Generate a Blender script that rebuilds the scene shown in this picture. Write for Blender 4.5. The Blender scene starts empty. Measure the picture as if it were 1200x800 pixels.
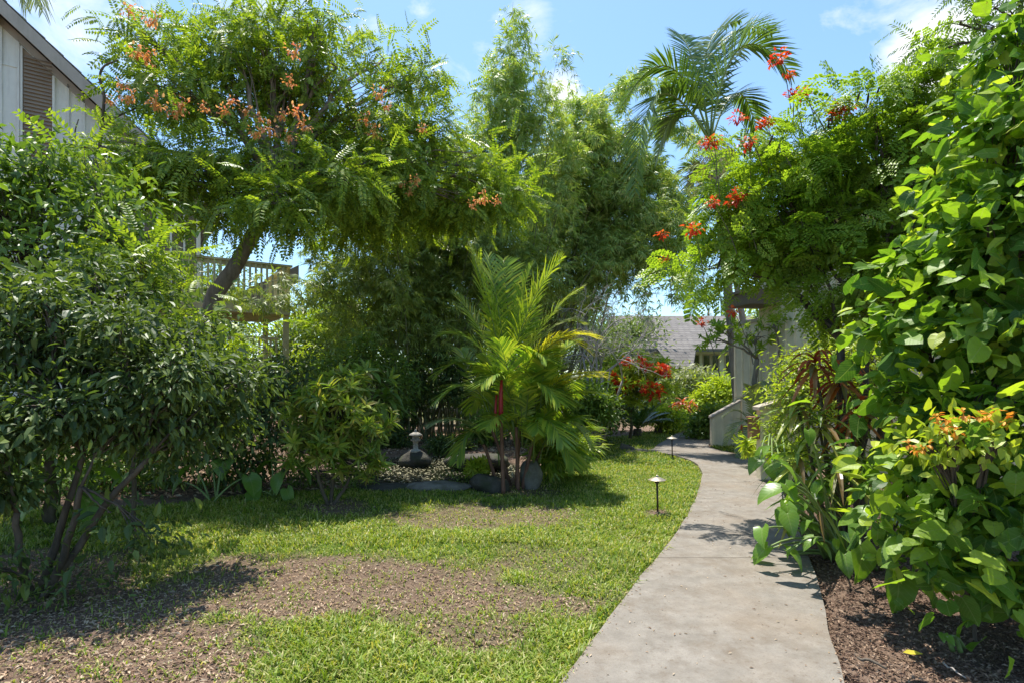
import bpy, math, random
import numpy as np

R = np.random.default_rng(7)
random.seed(7)
F, H, HY = 667.0, 1.5, 445.0          # focal length in photo pixels, eye height, horizon row
sc = bpy.context.scene
col = sc.collection


def P(px, py, Z):
    return np.array([(px - 600) / F * Z, Z, H + (HY - py) / F * Z])


def G(px, py):
    Z = F * H / (py - HY)
    return np.array([(px - 600) / F * Z, Z, 0.0])


def nrm(v):
    v = np.asarray(v, float)
    return v / np.maximum(np.linalg.norm(v, axis=-1, keepdims=True), 1e-9)


# ------------------------------------------------------------------ mesh accumulator
class Acc:
    def __init__(s):
        s.v = []; s.l = []; s.n = []; s.uv = []; s.c = 0

    def add(s, V, faces, uv=None):
        V = np.asarray(V, float)
        for f in faces:
            s.l.append(np.asarray(f) + s.c); s.n.append(len(f))
        if uv is not None:
            for f in faces:
                s.uv.append(np.asarray(uv)[list(f)])
        else:
            s.uv.append(np.zeros((sum(len(f) for f in faces), 2)))
        s.v.append(V); s.c += len(V)

    def inst(s, T, faces, pos, Rm, sc_):
        """stamp template T at many places"""
        N, k = len(pos), len(T)
        if N == 0:
            return
        sc_ = np.broadcast_to(np.asarray(sc_, float), (N,))
        V = np.einsum('nij,kj->nki', Rm, T) * sc_[:, None, None] + np.asarray(pos)[:, None, :]
        flat = np.concatenate([np.asarray(f) for f in faces])
        cnt = np.array([len(f) for f in faces])
        L = (flat[None, :] + (np.arange(N) * k)[:, None] + s.c).ravel()
        s.l.append(L); s.n.extend(np.tile(cnt, N).tolist())
        s.uv.append(np.tile(T[flat][:, :2], (N, 1)))
        s.v.append(V.reshape(-1, 3)); s.c += N * k

    def box(s, x0, y0, z0, x1, y1, z1, M=None, o=None):
        V = np.array([[x0, y0, z0], [x1, y0, z0], [x1, y1, z0], [x0, y1, z0],
                      [x0, y0, z1], [x1, y0, z1], [x1, y1, z1], [x0, y1, z1]], float)
        if M is not None:
            V = V @ np.asarray(M).T
        if o is not None:
            V = V + o
        s.add(V, [(0, 3, 2, 1), (4, 5, 6, 7), (0, 1, 5, 4), (1, 2, 6, 5), (2, 3, 7, 6), (3, 0, 4, 7)])

    def prism(s, poly, th, M=None, o=None):
        """poly in local (x,z); extruded along local y by th"""
        n = len(poly)
        V = np.array([[p[0], 0, p[1]] for p in poly] + [[p[0], th, p[1]] for p in poly], float)
        if M is not None:
            V = V @ np.asarray(M).T
        if o is not None:
            V = V + o
        fs = [tuple(range(n)), tuple(range(2 * n - 1, n - 1, -1))]
        for i in range(n):
            j = (i + 1) % n
            fs.append((j, i, i + n, j + n))
        s.add(V, fs)

    def tube(s, pts, rad, sides=6, cap=True):
        pts = np.asarray(pts, float); n = len(pts)
        rad = np.broadcast_to(np.asarray(rad, float), (n,))
        t = nrm(np.gradient(pts, axis=0))
        up = np.array([0.31, 0.17, 0.93])
        a = np.cross(t, up)
        bad = np.linalg.norm(a, axis=1) < 1e-3
        a[bad] = [1, 0, 0]
        a = nrm(a); b = np.cross(a, t)
        ang = np.arange(sides) / sides * 2 * math.pi
        V = pts[:, None] + rad[:, None, None] * (np.cos(ang)[None, :, None] * a[:, None] + np.sin(ang)[None, :, None] * b[:, None])
        V = V.reshape(-1, 3)
        fs = []
        for i in range(n - 1):
            for k in range(sides):
                k2 = (k + 1) % sides
                fs.append((i * sides + k, i * sides + k2, (i + 1) * sides + k2, (i + 1) * sides + k))
        if cap:
            fs.append(tuple(range(sides - 1, -1, -1)))
            fs.append(tuple((n - 1) * sides + k for k in range(sides)))
        s.add(V, fs)

    def lathe(s, prof, c, sides=20):
        n = len(prof); V = []
        for r, z in prof:
            for k in range(sides):
                a = k / sides * 2 * math.pi
                V.append([c[0] + r * math.cos(a), c[1] + r * math.sin(a), c[2] + z])
        fs = [tuple(range(sides - 1, -1, -1)), tuple((n - 1) * sides + k for k in range(sides))]
        for i in range(n - 1):
            for k in range(sides):
                k2 = (k + 1) % sides
                fs.append((i * sides + k, i * sides + k2, (i + 1) * sides + k2, (i + 1) * sides + k))
        s.add(V, fs)

    def mesh(s, name, smooth=False, origin=(0, 0, 0)):
        V = np.concatenate(s.v) - np.asarray(origin, float)
        L = np.concatenate(s.l).astype(np.int32)
        n = np.asarray(s.n, np.int32)
        me = bpy.data.meshes.new(name)
        me.vertices.add(len(V)); me.loops.add(len(L)); me.polygons.add(len(n))
        me.vertices.foreach_set('co', V.astype(np.float32).ravel())
        me.loops.foreach_set('vertex_index', L)
        st = np.concatenate([[0], np.cumsum(n)[:-1]]).astype(np.int32)
        me.polygons.foreach_set('loop_start', st)
        me.polygons.foreach_set('use_smooth', np.full(len(n), smooth, bool))
        me.update(calc_edges=True)
        uv = me.uv_layers.new(name='UVMap')
        uv.data.foreach_set('uv', np.concatenate(s.uv).astype(np.float32).ravel())
        me.validate()
        return me


ORIG = {}


def thing(name, label, cat, loc=(0, 0, 0), group=None):
    o = bpy.data.objects.new(name, None); col.objects.link(o)
    o.empty_display_size = 0.2
    o.location = [float(c) for c in loc]; o['label'] = label; o['category'] = cat
    if group:
        o['group'] = group
    ORIG[o] = np.asarray(loc, float)
    return o


def obj(name, acc, mat, parent=None, smooth=False, label=None, cat=None, kind=None, group=None):
    org = ORIG.get(parent, np.zeros(3))
    o = bpy.data.objects.new(name, acc.mesh(name, smooth, org)); col.objects.link(o)
    o.data.materials.append(mat)
    if parent is not None:
        o.parent = parent
    ORIG[o] = org
    if label: o['label'] = label
    if cat: o['category'] = cat
    if kind: o['kind'] = kind
    if group: o['group'] = group
    return o


def solo(name, acc, mat, loc, label, cat, smooth=False, group=None):
    """a thing that is one mesh, its origin at its base"""
    o = bpy.data.objects.new(name, acc.mesh(name, smooth, loc)); col.objects.link(o)
    o.location = [float(c) for c in loc]; o.data.materials.append(mat)
    o['label'] = label; o['category'] = cat
    if group: o['group'] = group
    ORIG[o] = np.asarray(loc, float)
    return o


# ------------------------------------------------------------------ materials
class NT:
    def __init__(s, name):
        s.m = bpy.data.materials.new(name); s.m.use_nodes = True
        s.t = s.m.node_tree; s.t.nodes.clear()
        s.out = s.n('ShaderNodeOutputMaterial')

    def n(s, ty, **kw):
        nd = s.t.nodes.new(ty)
        for k, v in kw.items():
            setattr(nd, k, v)
        return nd

    def l(s, a, b):
        s.t.links.new(a, b)

    def noise(s, vec, scale, detail=4, rough=0.6):
        nd = s.n('ShaderNodeTexNoise'); nd.inputs['Scale'].default_value = scale
        nd.inputs['Detail'].default_value = detail; nd.inputs['Roughness'].default_value = rough
        if vec is not None: s.l(vec, nd.inputs['Vector'])
        return nd.outputs['Fac']

    def ramp(s, fac, stops, interp='LINEAR'):
        nd = s.n('ShaderNodeValToRGB'); cr = nd.color_ramp; cr.interpolation = interp
        while len(cr.elements) < len(stops):
            cr.elements.new(0.5)
        for e, (p, c) in zip(cr.elements, stops):
            e.position = p; e.color = (*c, 1) if len(c) == 3 else c
        s.l(fac, nd.inputs['Fac'])
        return nd.outputs['Color']

    def mix(s, fac, a, b, mode='MIX'):
        nd = s.n('ShaderNodeMix', data_type='RGBA', blend_type=mode)
        for sock, v in ((nd.inputs[0], fac), (nd.inputs[6], a), (nd.inputs[7], b)):
            if hasattr(v, 'is_linked') or isinstance(v, bpy.types.NodeSocket): s.l(v, sock)
            elif isinstance(v, (int, float)): sock.default_value = v
            else: sock.default_value = (*v, 1)
        return nd.outputs[2]

    def math(s, op, a, b=0.0, clamp=False):
        nd = s.n('ShaderNodeMath', operation=op, use_clamp=clamp)
        for sock, v in ((nd.inputs[0], a), (nd.inputs[1], b)):
            if isinstance(v, bpy.types.NodeSocket): s.l(v, sock)
            else: sock.default_value = v
        return nd.outputs[0]

    def obj_co(s):
        return s.n('ShaderNodeTexCoord').outputs['Object']

    def pos(s):
        return s.n('ShaderNodeNewGeometry').outputs['Position']

    def principled(s, color, rough=0.6, spec=0.4, bump=None, bstr=0.3, bdist=0.02, metal=0.0):
        b = s.n('ShaderNodeBsdfPrincipled')
        if isinstance(color, bpy.types.NodeSocket): s.l(color, b.inputs['Base Color'])
        else: b.inputs['Base Color'].default_value = (*color, 1)
        if isinstance(rough, bpy.types.NodeSocket): s.l(rough, b.inputs['Roughness'])
        else: b.inputs['Roughness'].default_value = rough
        b.inputs['Specular IOR Level'].default_value = spec
        b.inputs['Metallic'].default_value = metal
        if bump is not None:
            bn = s.n('ShaderNodeBump'); bn.inputs['Strength'].default_value = bstr
            bn.inputs['Distance'].default_value = bdist
            s.l(bump, bn.inputs['Height']); s.l(bn.outputs[0], b.inputs['Normal'])
        return b.outputs[0]

    def done(s, sh):
        s.l(sh, s.out.inputs['Surface']); return s.m


def leaf_mat(name, cols, trans=0.46, rough=0.42, spec=0.45, tint=(1.34, 1.4, 0.42), veins=False, noise_amt=0.35):
    t = NT(name)
    rnd = t.n('ShaderNodeNewGeometry').outputs['Random Per Island']
    if tint == (1.34, 1.4, 0.42):
        cols = [(r_ * 1.42, g_ * 1.36, b_ * 1.15) for r_, g_, b_ in cols]
    n = len(cols)
    c = t.ramp(rnd, [(i / max(n - 1, 1), cc) for i, cc in enumerate(cols)])
    nz = t.noise(t.pos(), 1.7, 2)
    v = t.math('MULTIPLY_ADD', nz, noise_amt * 2); t.t.nodes[-1].inputs[2].default_value = 1 - noise_amt
    comb = t.n('ShaderNodeCombineXYZ')
    t.l(v, comb.inputs[0]); t.l(v, comb.inputs[1]); t.l(v, comb.inputs[2])
    c = t.mix(1.0, c, comb.outputs[0], 'MULTIPLY')
    bump = None
    if veins:
        sx = t.n('ShaderNodeSeparateXYZ'); t.l(t.n('ShaderNodeUVMap').outputs[0], sx.inputs[0])
        av = t.math('ABSOLUTE', sx.outputs[1])
        w = t.math('SUBTRACT', sx.outputs[0], t.math('MULTIPLY', av, 0.9))
        fr = t.math('ABSOLUTE', t.math('SUBTRACT', t.math('FRACT', t.math('MULTIPLY', w, 6.0)), 0.5))
        lat = t.math('LESS_THAN', fr, 0.07)
        mid = t.math('LESS_THAN', av, 0.018)
        m = t.math('MAXIMUM', t.math('MULTIPLY', lat, 0.26), t.math('MULTIPLY', mid, 0.6))
        c = t.mix(m, c, (0.28, 0.36, 0.12))
        bump = fr
        sp = t.noise(t.pos(), 55, 4, 0.7)
        c = t.mix(t.math('MULTIPLY', t.math('SUBTRACT', sp, 0.5, True), 1.6, True), c, (0.13, 0.19, 0.04))
        ed = t.math('GREATER_THAN', t.noise(t.pos(), 24, 2), 0.735)
        c = t.mix(t.math('MULTIPLY', ed, 0.6), c, (0.20, 0.12, 0.05))
    p = t.principled(c, rough, spec, bump, 0.12, 0.006)
    tr = t.n('ShaderNodeBsdfTranslucent')
    t.l(t.mix(1.0, c, tint, 'MULTIPLY'), tr.inputs[0])
    mx = t.n('ShaderNodeMixShader'); mx.inputs[0].default_value = trans
    t.l(p, mx.inputs[1]); t.l(tr.outputs[0], mx.inputs[2])
    return t.done(mx.outputs[0])


def bark_mat(name, c1, c2, scale=14, rough=0.85):
    t = NT(name); co = t.obj_co()
    mp = t.n('ShaderNodeMapping'); mp.inputs['Scale'].default_value = (1, 1, 0.25); t.l(co, mp.inputs[0])
    nz = t.noise(mp.outputs[0], scale, 6, 0.7)
    return t.done(t.principled(t.ramp(nz, [(0.3, c1), (0.7, c2)]), rough, 0.2, nz, 0.6, 0.02))


def paint_mat(name, c, var=0.12, rough=0.7, scale=2.5, dirt=(0.25, 0.22, 0.17)):
    t = NT(name); co = t.pos()
    nz = t.noise(co, scale, 6, 0.65); fine = t.noise(co, 40, 3)
    c1 = tuple(x * (1 - var) for x in c); c2 = tuple(min(1, x * (1 + var)) for x in c)
    cc = t.ramp(nz, [(0.3, c1), (0.7, c2)])
    mp = t.n('ShaderNodeMapping'); mp.inputs['Scale'].default_value = (6, 6, 0.6); t.l(co, mp.inputs[0])
    st = t.noise(mp.outputs[0], 1.2, 5, 0.7)
    cc = t.mix(t.math('MULTIPLY', t.math('SUBTRACT', st, 0.52, True), 1.6, True), cc, dirt)
    return t.done(t.principled(cc, rough, 0.3, fine, 0.15, 0.005))


def stone_mat(name, c1, c2, scale=6, moss=None):
    t = NT(name); co = t.pos()
    nz = t.noise(co, scale, 8, 0.7); f = t.noise(co, scale * 9, 4)
    c = t.ramp(nz, [(0.3, c1), (0.7, c2)])
    c = t.mix(t.math('MULTIPLY', f, 0.5), c, tuple(x * 0.5 for x in c1))
    if moss:
        m = t.noise(co, 3.1, 5)
        c = t.mix(t.math('MULTIPLY', t.math('SUBTRACT', m, 0.5, True), 5, True), c, moss)
    return t.done(t.principled(c, 0.9, 0.2, nz, 0.8, 0.05))


def simple(name, c, rough=0.5, metal=0.0, spec=0.4):
    t = NT(name); nz = t.noise(t.pos(), 30, 4)
    cc = t.ramp(nz, [(0.3, tuple(x * 0.8 for x in c)), (0.7, tuple(min(1, x * 1.2) for x in c))])
    return t.done(t.principled(cc, rough, spec, nz, 0.1, 0.004, metal))


M = {}
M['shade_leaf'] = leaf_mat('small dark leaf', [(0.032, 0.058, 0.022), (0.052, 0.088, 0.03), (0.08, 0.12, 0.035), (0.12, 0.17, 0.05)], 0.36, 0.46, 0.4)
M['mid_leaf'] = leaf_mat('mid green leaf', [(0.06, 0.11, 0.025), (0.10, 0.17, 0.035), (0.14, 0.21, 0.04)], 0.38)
M['shower_leaf'] = leaf_mat('pinnate leaf', [(0.07, 0.13, 0.02), (0.13, 0.20, 0.028), (0.19, 0.26, 0.035), (0.26, 0.32, 0.05)], 0.42)
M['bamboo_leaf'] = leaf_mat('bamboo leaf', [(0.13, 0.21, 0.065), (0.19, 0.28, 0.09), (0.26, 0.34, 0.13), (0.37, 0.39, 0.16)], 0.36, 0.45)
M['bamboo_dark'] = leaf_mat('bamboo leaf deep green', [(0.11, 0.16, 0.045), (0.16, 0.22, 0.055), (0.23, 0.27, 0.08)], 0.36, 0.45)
M['peacock_leaf'] = leaf_mat('peacock leaf', [(0.11, 0.19, 0.025), (0.17, 0.26, 0.035), (0.24, 0.33, 0.05)], 0.45)
M['big_leaf'] = leaf_mat('broad leaf', [(0.035, 0.09, 0.02), (0.06, 0.14, 0.022), (0.10, 0.19, 0.025), (0.14, 0.25, 0.03), (0.21, 0.32, 0.035), (0.33, 0.40, 0.06)], 0.48, 0.47, 0.34, veins=True, noise_amt=0.25)
M['taro_leaf'] = leaf_mat('taro leaf', [(0.06, 0.14, 0.022), (0.10, 0.20, 0.03), (0.15, 0.26, 0.04)], 0.4, 0.33, 0.5, veins=True)
M['palm_leaf'] = leaf_mat('palm leaflet', [(0.05, 0.10, 0.025), (0.08, 0.14, 0.03), (0.11, 0.17, 0.04)], 0.32, 0.35, 0.5)
M['wax_leaf'] = leaf_mat('clump palm leaflet', [(0.09, 0.17, 0.03), (0.15, 0.24, 0.035), (0.22, 0.30, 0.045), (0.32, 0.36, 0.06)], 0.42, 0.33, 0.5)
M['yellow_frond'] = leaf_mat('yellowing leaflet', [(0.38, 0.36, 0.05), (0.5, 0.44, 0.06), (0.30, 0.33, 0.05)], 0.42, 0.35)
M['dry_frond'] = leaf_mat('dry frond', [(0.25, 0.22, 0.17), (0.36, 0.31, 0.22), (0.2, 0.17, 0.12)], 0.2, 0.7, 0.2)
M['red_leaf'] = leaf_mat('red strap leaf', [(0.14, 0.025, 0.02), (0.28, 0.05, 0.03), (0.32, 0.12, 0.04), (0.10, 0.10, 0.03)], 0.4, 0.35)
M['strap_leaf'] = leaf_mat('green strap leaf', [(0.08, 0.16, 0.03), (0.14, 0.22, 0.04), (0.28, 0.32, 0.07), (0.17, 0.11, 0.05)], 0.4, 0.35)
M['lime_leaf'] = leaf_mat('lime leaf', [(0.16, 0.24, 0.03), (0.24, 0.32, 0.04), (0.33, 0.38, 0.05)], 0.42)
M['grey_leaf'] = leaf_mat('grey green leaf', [(0.13, 0.17, 0.08), (0.19, 0.23, 0.11), (0.26, 0.29, 0.16)], 0.3)
M['olive_leaf'] = leaf_mat('olive leaf', [(.08, .14, .03), (.13, .20, .04), (.19, .26, .05), (.27, .31, .08), (.17, .15, .06)], .42)
M['bg_leaf'] = leaf_mat('distant leaf', [(0.07, 0.12, 0.035), (0.11, 0.16, 0.045), (0.15, 0.19, 0.055)], 0.35)
M['cycad_leaf'] = leaf_mat('cycad leaf', [(0.03, 0.07, 0.02), (0.05, 0.10, 0.03)], 0.2, 0.3)
M['grass'] = leaf_mat('grass blade', [(0.13, 0.22, 0.025), (0.19, 0.29, 0.03), (0.25, 0.34, 0.045), (0.36, 0.39, 0.09), (0.5, 0.46, 0.22)], 0.4, 0.45, 0.3, (1.4, 1.3, .5), noise_amt=0.3)
M['litter'] = leaf_mat('dead leaf flake', [(0.19, 0.115, 0.075), (0.35, 0.23, 0.15), (0.47, 0.335, 0.22), (0.60, 0.49, 0.35), (0.28, 0.185, 0.12), (0.41, 0.30, 0.17)], 0.1, 0.8, 0.2, (1, 1, 1))
M['chips'] = leaf_mat('bark chip', [(0.07, 0.042, 0.03), (0.14, 0.085, 0.058), (0.22, 0.14, 0.095), (0.36, 0.26, 0.18), (0.12, 0.075, 0.05)], 0.05, 0.85, 0.2, (1, 1, 1))
M['float'] = leaf_mat('floating leaf', [(0.24, 0.22, 0.11), (0.42, 0.40, 0.26), (0.14, 0.11, 0.06)], 0.1, 0.6, 0.3, (1, 1, 1))
M['red_fl'] = leaf_mat('scarlet petal', [(0.55, 0.03, 0.015), (0.7, 0.06, 0.02), (0.75, 0.2, 0.03)], 0.35, 0.5, 0.3, (1.1, 1, 1))
M['pink_fl'] = leaf_mat('coral petal', [(0.66, 0.16, 0.10), (0.78, 0.38, 0.09), (0.8, 0.5, 0.18), (0.74, 0.28, 0.07), (0.72, 0.34, 0.22)], 0.35, 0.5, 0.3, (1.1, 1, 1))
M['orange_fl'] = leaf_mat('orange petal', [(0.75, 0.32, 0.03), (0.8, 0.42, 0.05), (0.7, 0.22, 0.04)], 0.35, 0.5, 0.3, (1.1, 1, 1))
M['white_fl'] = leaf_mat('cream petal', [(0.6, 0.6, 0.42), (0.5, 0.52, 0.3)], 0.3, 0.5, 0.3, (1, 1, 1))
M['pod'] = simple('seed pod', (0.05, 0.03, 0.022), 0.7)
M['bark'] = bark_mat('brown bark', (0.055, 0.042, 0.03), (0.16, 0.13, 0.10))
M['bark_warm'] = bark_mat('warm brown bark', (0.13, 0.10, 0.075), (0.30, 0.24, 0.18))
M['bark_grey'] = bark_mat('grey bark', (0.13, 0.115, 0.095), (0.30, 0.27, 0.23))
M['twig_grey'] = bark_mat('bleached twig', (0.25, 0.22, 0.2), (0.42, 0.38, 0.36))
M['twig'] = bark_mat('green brown twig', (0.07, 0.06, 0.035), (0.15, 0.13, 0.08))
M['culm'] = bark_mat('bamboo culm', (0.09, 0.10, 0.04), (0.22, 0.21, 0.10), 5, 0.5)
M['rachis'] = simple('frond rib', (0.16, 0.22, 0.05), 0.4)
M['redshaft'] = simple('red crownshaft', (0.33, 0.018, 0.022), 0.4)
M['redstem'] = bark_mat('ringed reddish stem', (0.10, 0.05, 0.035), (0.24, 0.13, 0.09), 20, 0.6)
M['petiole'] = simple('leaf stalk', (0.17, 0.24, 0.07), 0.45)
M['rock'] = stone_mat('weathered rock', (0.12, 0.11, 0.095), (0.32, 0.30, 0.26), 5, (0.08, 0.09, 0.035))
M['rock_dark'] = stone_mat('dark rock', (0.05, 0.047, 0.04), (0.13, 0.12, 0.10), 6, (0.04, 0.055, 0.02))
M['lantern'] = stone_mat('carved stone', (0.34, 0.31, 0.26), (0.58, 0.54, 0.46), 12)
M['siding'] = paint_mat('beige siding', (0.74, 0.72, 0.65), .06)
M['siding_tan'] = paint_mat('tan siding', (0.74, 0.66, 0.49))
M['trim'] = paint_mat('taupe trim', (0.44, 0.38, 0.32))
M['louvre'] = paint_mat('brown louvre', (0.32, 0.24, 0.18))
M['wood'] = paint_mat('weathered olive timber', (0.42, 0.38, 0.21), 0.25)
M['darkwood_shade'] = paint_mat('dark brown board and painted shade', (0.17, 0.135, 0.095))  # dark boards, and the shade painted behind the balcony
M['picket'] = paint_mat('grey picket', (0.42, 0.41, 0.36))
M['white_wall'] = paint_mat('cream wall', (0.68, 0.67, 0.6))
M['glass'] = simple('dark window glass', (0.02, 0.025, 0.03), 0.08, 0, 0.6)
M['box_brown'] = paint_mat('brown metal box', (0.30, 0.15, 0.09), 0.1, 0.5)
M['lamp_pole'] = simple('bronze post', (0.06, 0.045, 0.035), 0.45, 0.6)
M['lamp_cap'] = simple('grey bronze shade', (0.33, 0.29, 0.22), 0.4, 0.5)
M['pale_box'] = simple('grey plastic box', (0.12, 0.11, 0.1), 0.6)


def shingle():
    t = NT('grey shingle'); co = t.pos()
    br = t.n('ShaderNodeTexBrick'); br.inputs['Scale'].default_value = 1.0
    br.inputs['Brick Width'].default_value = 0.35; br.inputs['Row Height'].default_value = 0.16
    br.inputs['Mortar Size'].default_value = 0.012
    br.inputs['Color1'].default_value = (0.17, 0.155, 0.14, 1); br.inputs['Color2'].default_value = (0.24, 0.22, 0.20, 1)
    br.inputs['Mortar'].default_value = (0.08, 0.075, 0.075, 1)
    sx = t.n('ShaderNodeSeparateXYZ'); t.l(co, sx.inputs[0])
    cb = t.n('ShaderNodeCombineXYZ'); t.l(t.math('ADD', sx.outputs[0], t.math('MULTIPLY', sx.outputs[1], 0.31)), cb.inputs[0])
    t.l(sx.outputs[2], cb.inputs[1]); t.l(cb.outputs[0], br.inputs['Vector'])
    c = t.mix(t.math('MULTIPLY', t.noise(co, 1.2, 6), 0.6), br.outputs['Color'], (0.13, 0.12, 0.115))
    return t.done(t.principled(c, 0.9, 0.2, br.outputs['Fac'], 0.4, 0.02))


M['shingle'] = shingle()


def concrete():
    t = NT('worn concrete'); co = t.pos()
    big = t.noise(co, 0.9, 5, 0.6); mid = t.noise(co, 6, 8, 0.7); fine = t.noise(co, 140, 3, 0.6); sp = t.noise(co, 38, 4, 0.7)
    c = t.ramp(mid, [(0.3, (0.155, 0.138, 0.115)), (0.72, (0.265, 0.24, 0.205))])
    c = t.mix(t.math('MULTIPLY', t.math('SUBTRACT', big, 0.5, True), 2.6, True), c, (0.22, 0.17, 0.12))
    c = t.mix(t.math('MULTIPLY', t.math('SUBTRACT', sp, 0.56, True), 4.5, True), c, (0.13, 0.10, 0.075))
    c = t.mix(t.math('MULTIPLY', t.math('SUBTRACT', fine, 0.5, True), 2.2, True), c, (0.15, 0.135, 0.115))
    wd = t.noise(co, 2.3, 9, 0.75)
    c = t.mix(t.math('MULTIPLY', t.math('SUBTRACT', wd, 0.5, True), 4.0, True), c, (0.135, 0.105, 0.075))
    # hairline cracks
    vo = t.n('ShaderNodeTexVoronoi', feature='DISTANCE_TO_EDGE'); vo.inputs['Scale'].default_value = 0.33
    wn = t.n('ShaderNodeTexNoise'); wn.inputs['Scale'].default_value = 2.5; wn.inputs['Detail'].default_value = 6; t.l(co, wn.inputs['Vector'])
    va = t.n('ShaderNodeVectorMath', operation='MULTIPLY_ADD'); t.l(wn.outputs['Color'], va.inputs[0]); va.inputs[1].default_value = (0.5, 0.5, 0.5); t.l(co, va.inputs[2])
    t.l(va.outputs[0], vo.inputs['Vector'])
    cr = t.math('LESS_THAN', vo.outputs['Distance'], 0.0012)
    c = t.mix(t.math('MULTIPLY', cr, 0.55), c, (0.14, 0.12, 0.1))
    return t.done(t.principled(c, 0.88, 0.25, t.math('ADD', fine, mid), 0.35, 0.006))


M['concrete'] = concrete()


def ground_mat():
    t = NT('garden soil and litter'); co = t.pos()
    at = t.n('ShaderNodeAttribute', attribute_name='lawn').outputs['Fac']
    n1 = t.noise(co, 55, 6, 0.75); n2 = t.noise(co, 5, 6, 0.65); n3 = t.noise(co, 160, 3)
    soil = t.ramp(n1, [(0.3, (0.10, 0.064, 0.045)), (0.5, (0.23, 0.155, 0.11)), (0.7, (0.40, 0.295, 0.215))])
    soil = t.mix(t.math('MULTIPLY', n2, 0.6), soil, (0.09, 0.06, 0.045))
    green = t.ramp(n1, [(0.3, (0.04, 0.075, 0.012)), (0.7, (0.13, 0.20, 0.03))])
    c = t.mix(at, soil, green)
    return t.done(t.principled(c, 0.95, 0.15, t.math('ADD', n1, n3), 0.7, 0.03))


M['ground'] = ground_mat()


def water_mat():
    t = NT('still pond water'); nz = t.noise(t.pos(), 9, 3)
    return t.done(t.principled((0.012, 0.014, 0.008), 0.06, 0.5, nz, 0.06, 0.01))


M['water'] = water_mat()

# ------------------------------------------------------------------ leaf templates (axis +X, normal +Z)


def leaf4(w=0.42, fold=0.07, droop=0.1):
    return np.array([[0, 0, 0], [.45, -w / 2, fold], [1, 0, -droop], [.45, w / 2, fold]]), [(0, 1, 2, 3)]


def leaf8(w=0.42, fold=0.08, droop=0.16):
    T = np.array([[0, 0, 0], [.3, -w * .46, fold - .01], [.3, 0, -.02], [.3, w * .46, fold - .01],
                  [.68, -w * .36, fold * .8 - droop * .45], [.68, 0, -droop * .45], [.68, w * .36, fold * .8 - droop * .45], [1, 0, -droop]])
    return T, [(0, 1, 2), (0, 2, 3), (1, 4, 5, 2), (2, 5, 6, 3), (4, 7, 5), (5, 7, 6)]


def heart(w=0.8, fold=0.12, droop=0.3, seed=0, lobe=0.14):
    r = np.random.default_rng(seed)
    xs = [0.0, 0.16, 0.4, 0.66, 0.87, 1.0]
    side = [(-lobe, .24), (0.02, .45), (0.30, .53), (0.60, .43), (0.85, .2)]
    V = [[x, 0, 0] for x in xs]
    for sg in (-1, 1):
        for (x, y) in side:
            V.append([x + r.normal() * .015, sg * y * w * (1 + r.normal() * .04), 0])
    V = np.array(V)
    V[:, 2] = fold * np.abs(V[:, 1]) * 1.6 - droop * np.clip(V[:, 0], 0, 1) ** 2 - 0.35 * V[:, 1] ** 2
    V[6:, 2] += r.normal(size=10) * .035
    fs = []
    for k, b in ((0, 6), (1, 11)):
        q = [(0, b, b + 1, 1), (1, b + 1, b + 2, 2), (2, b + 2, b + 3, 3), (3, b + 3, b + 4, 4)]
        tr = (4, b + 4, 5)
        fs += [f if k == 0 else f[::-1] for f in q] + [tr if k == 0 else tr[::-1]]
    return V, fs


def compose(parts):
    """join stamped (T, faces, pos, R, s) into one template"""
    V = []; Fs = []; c = 0
    for T, fs, p, Rm, s in parts:
        V.append((T @ np.asarray(Rm).T) * s + p)
        Fs += [tuple(i + c for i in f) for f in fs]; c += len(T)
    return np.concatenate(V), Fs


def frame(d, up):
    d = nrm(d); up = np.broadcast_to(np.asarray(up, float), d.shape)
    z = up - (up * d).sum(-1, keepdims=True) * d
    z = nrm(z); y = np.cross(z, d)
    return np.stack([d, y, z], axis=-1)


def pinnate(pairs=8, lw=0.4, ll=0.2, droop=0.35, seed=0):
    """compound leaf of unit length made of paired leaflets"""
    r = np.random.default_rng(seed); T, fs = leaf4(lw, .05, .08); pr = []
    for i in range(pairs):
        x = 0.12 + 0.88 * i / (pairs - 1)
        z = -droop * x * x
        L = ll * (1.0 - 0.35 * abs(2 * x - 1.05)) * r.uniform(.85, 1.15)
        for sg in (-1, 1):
            d = np.array([0.45 + .2 * x + r.normal() * .1, sg * 1.0, -0.25 - r.uniform(0, .3)])
            pr.append((T, fs, np.array([x, 0, z]), frame(d[None], [0.3, 0, 1])[0], L))
    return compose(pr)


def bipinnate(pinnae=6, lf=5, seed=0):
    r = np.random.default_rng(seed); T, fs = leaf4(.6, .03, .05); pr = []
    for i in range(pinnae):
        x = .15 + .85 * i / (pinnae - 1)
        z = -.3 * x * x
        for sg in (-1, 1):
            pl = .42 * (1 - .45 * abs(2 * x - .9)) * r.uniform(.85, 1.1)
            pd = nrm(np.array([.55, sg, -.2 + r.normal() * .12]))
            for k in range(lf):
                t = (k + 1) / lf
                p = np.array([x, 0, z]) + pd * pl * t + np.array([0, 0, -.08 * t * t])
                for s2 in (-1, 1):
                    perp = np.array([-pd[1] * s2, pd[0] * s2, 0])
                    d = perp * .9 + pd * .5 + np.array([0, 0, r.normal() * .12])
                    pr.append((T, fs, p, frame(d[None], [0, 0, 1])[0], .13 * r.uniform(.85, 1.15)))
    return compose(pr)


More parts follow.
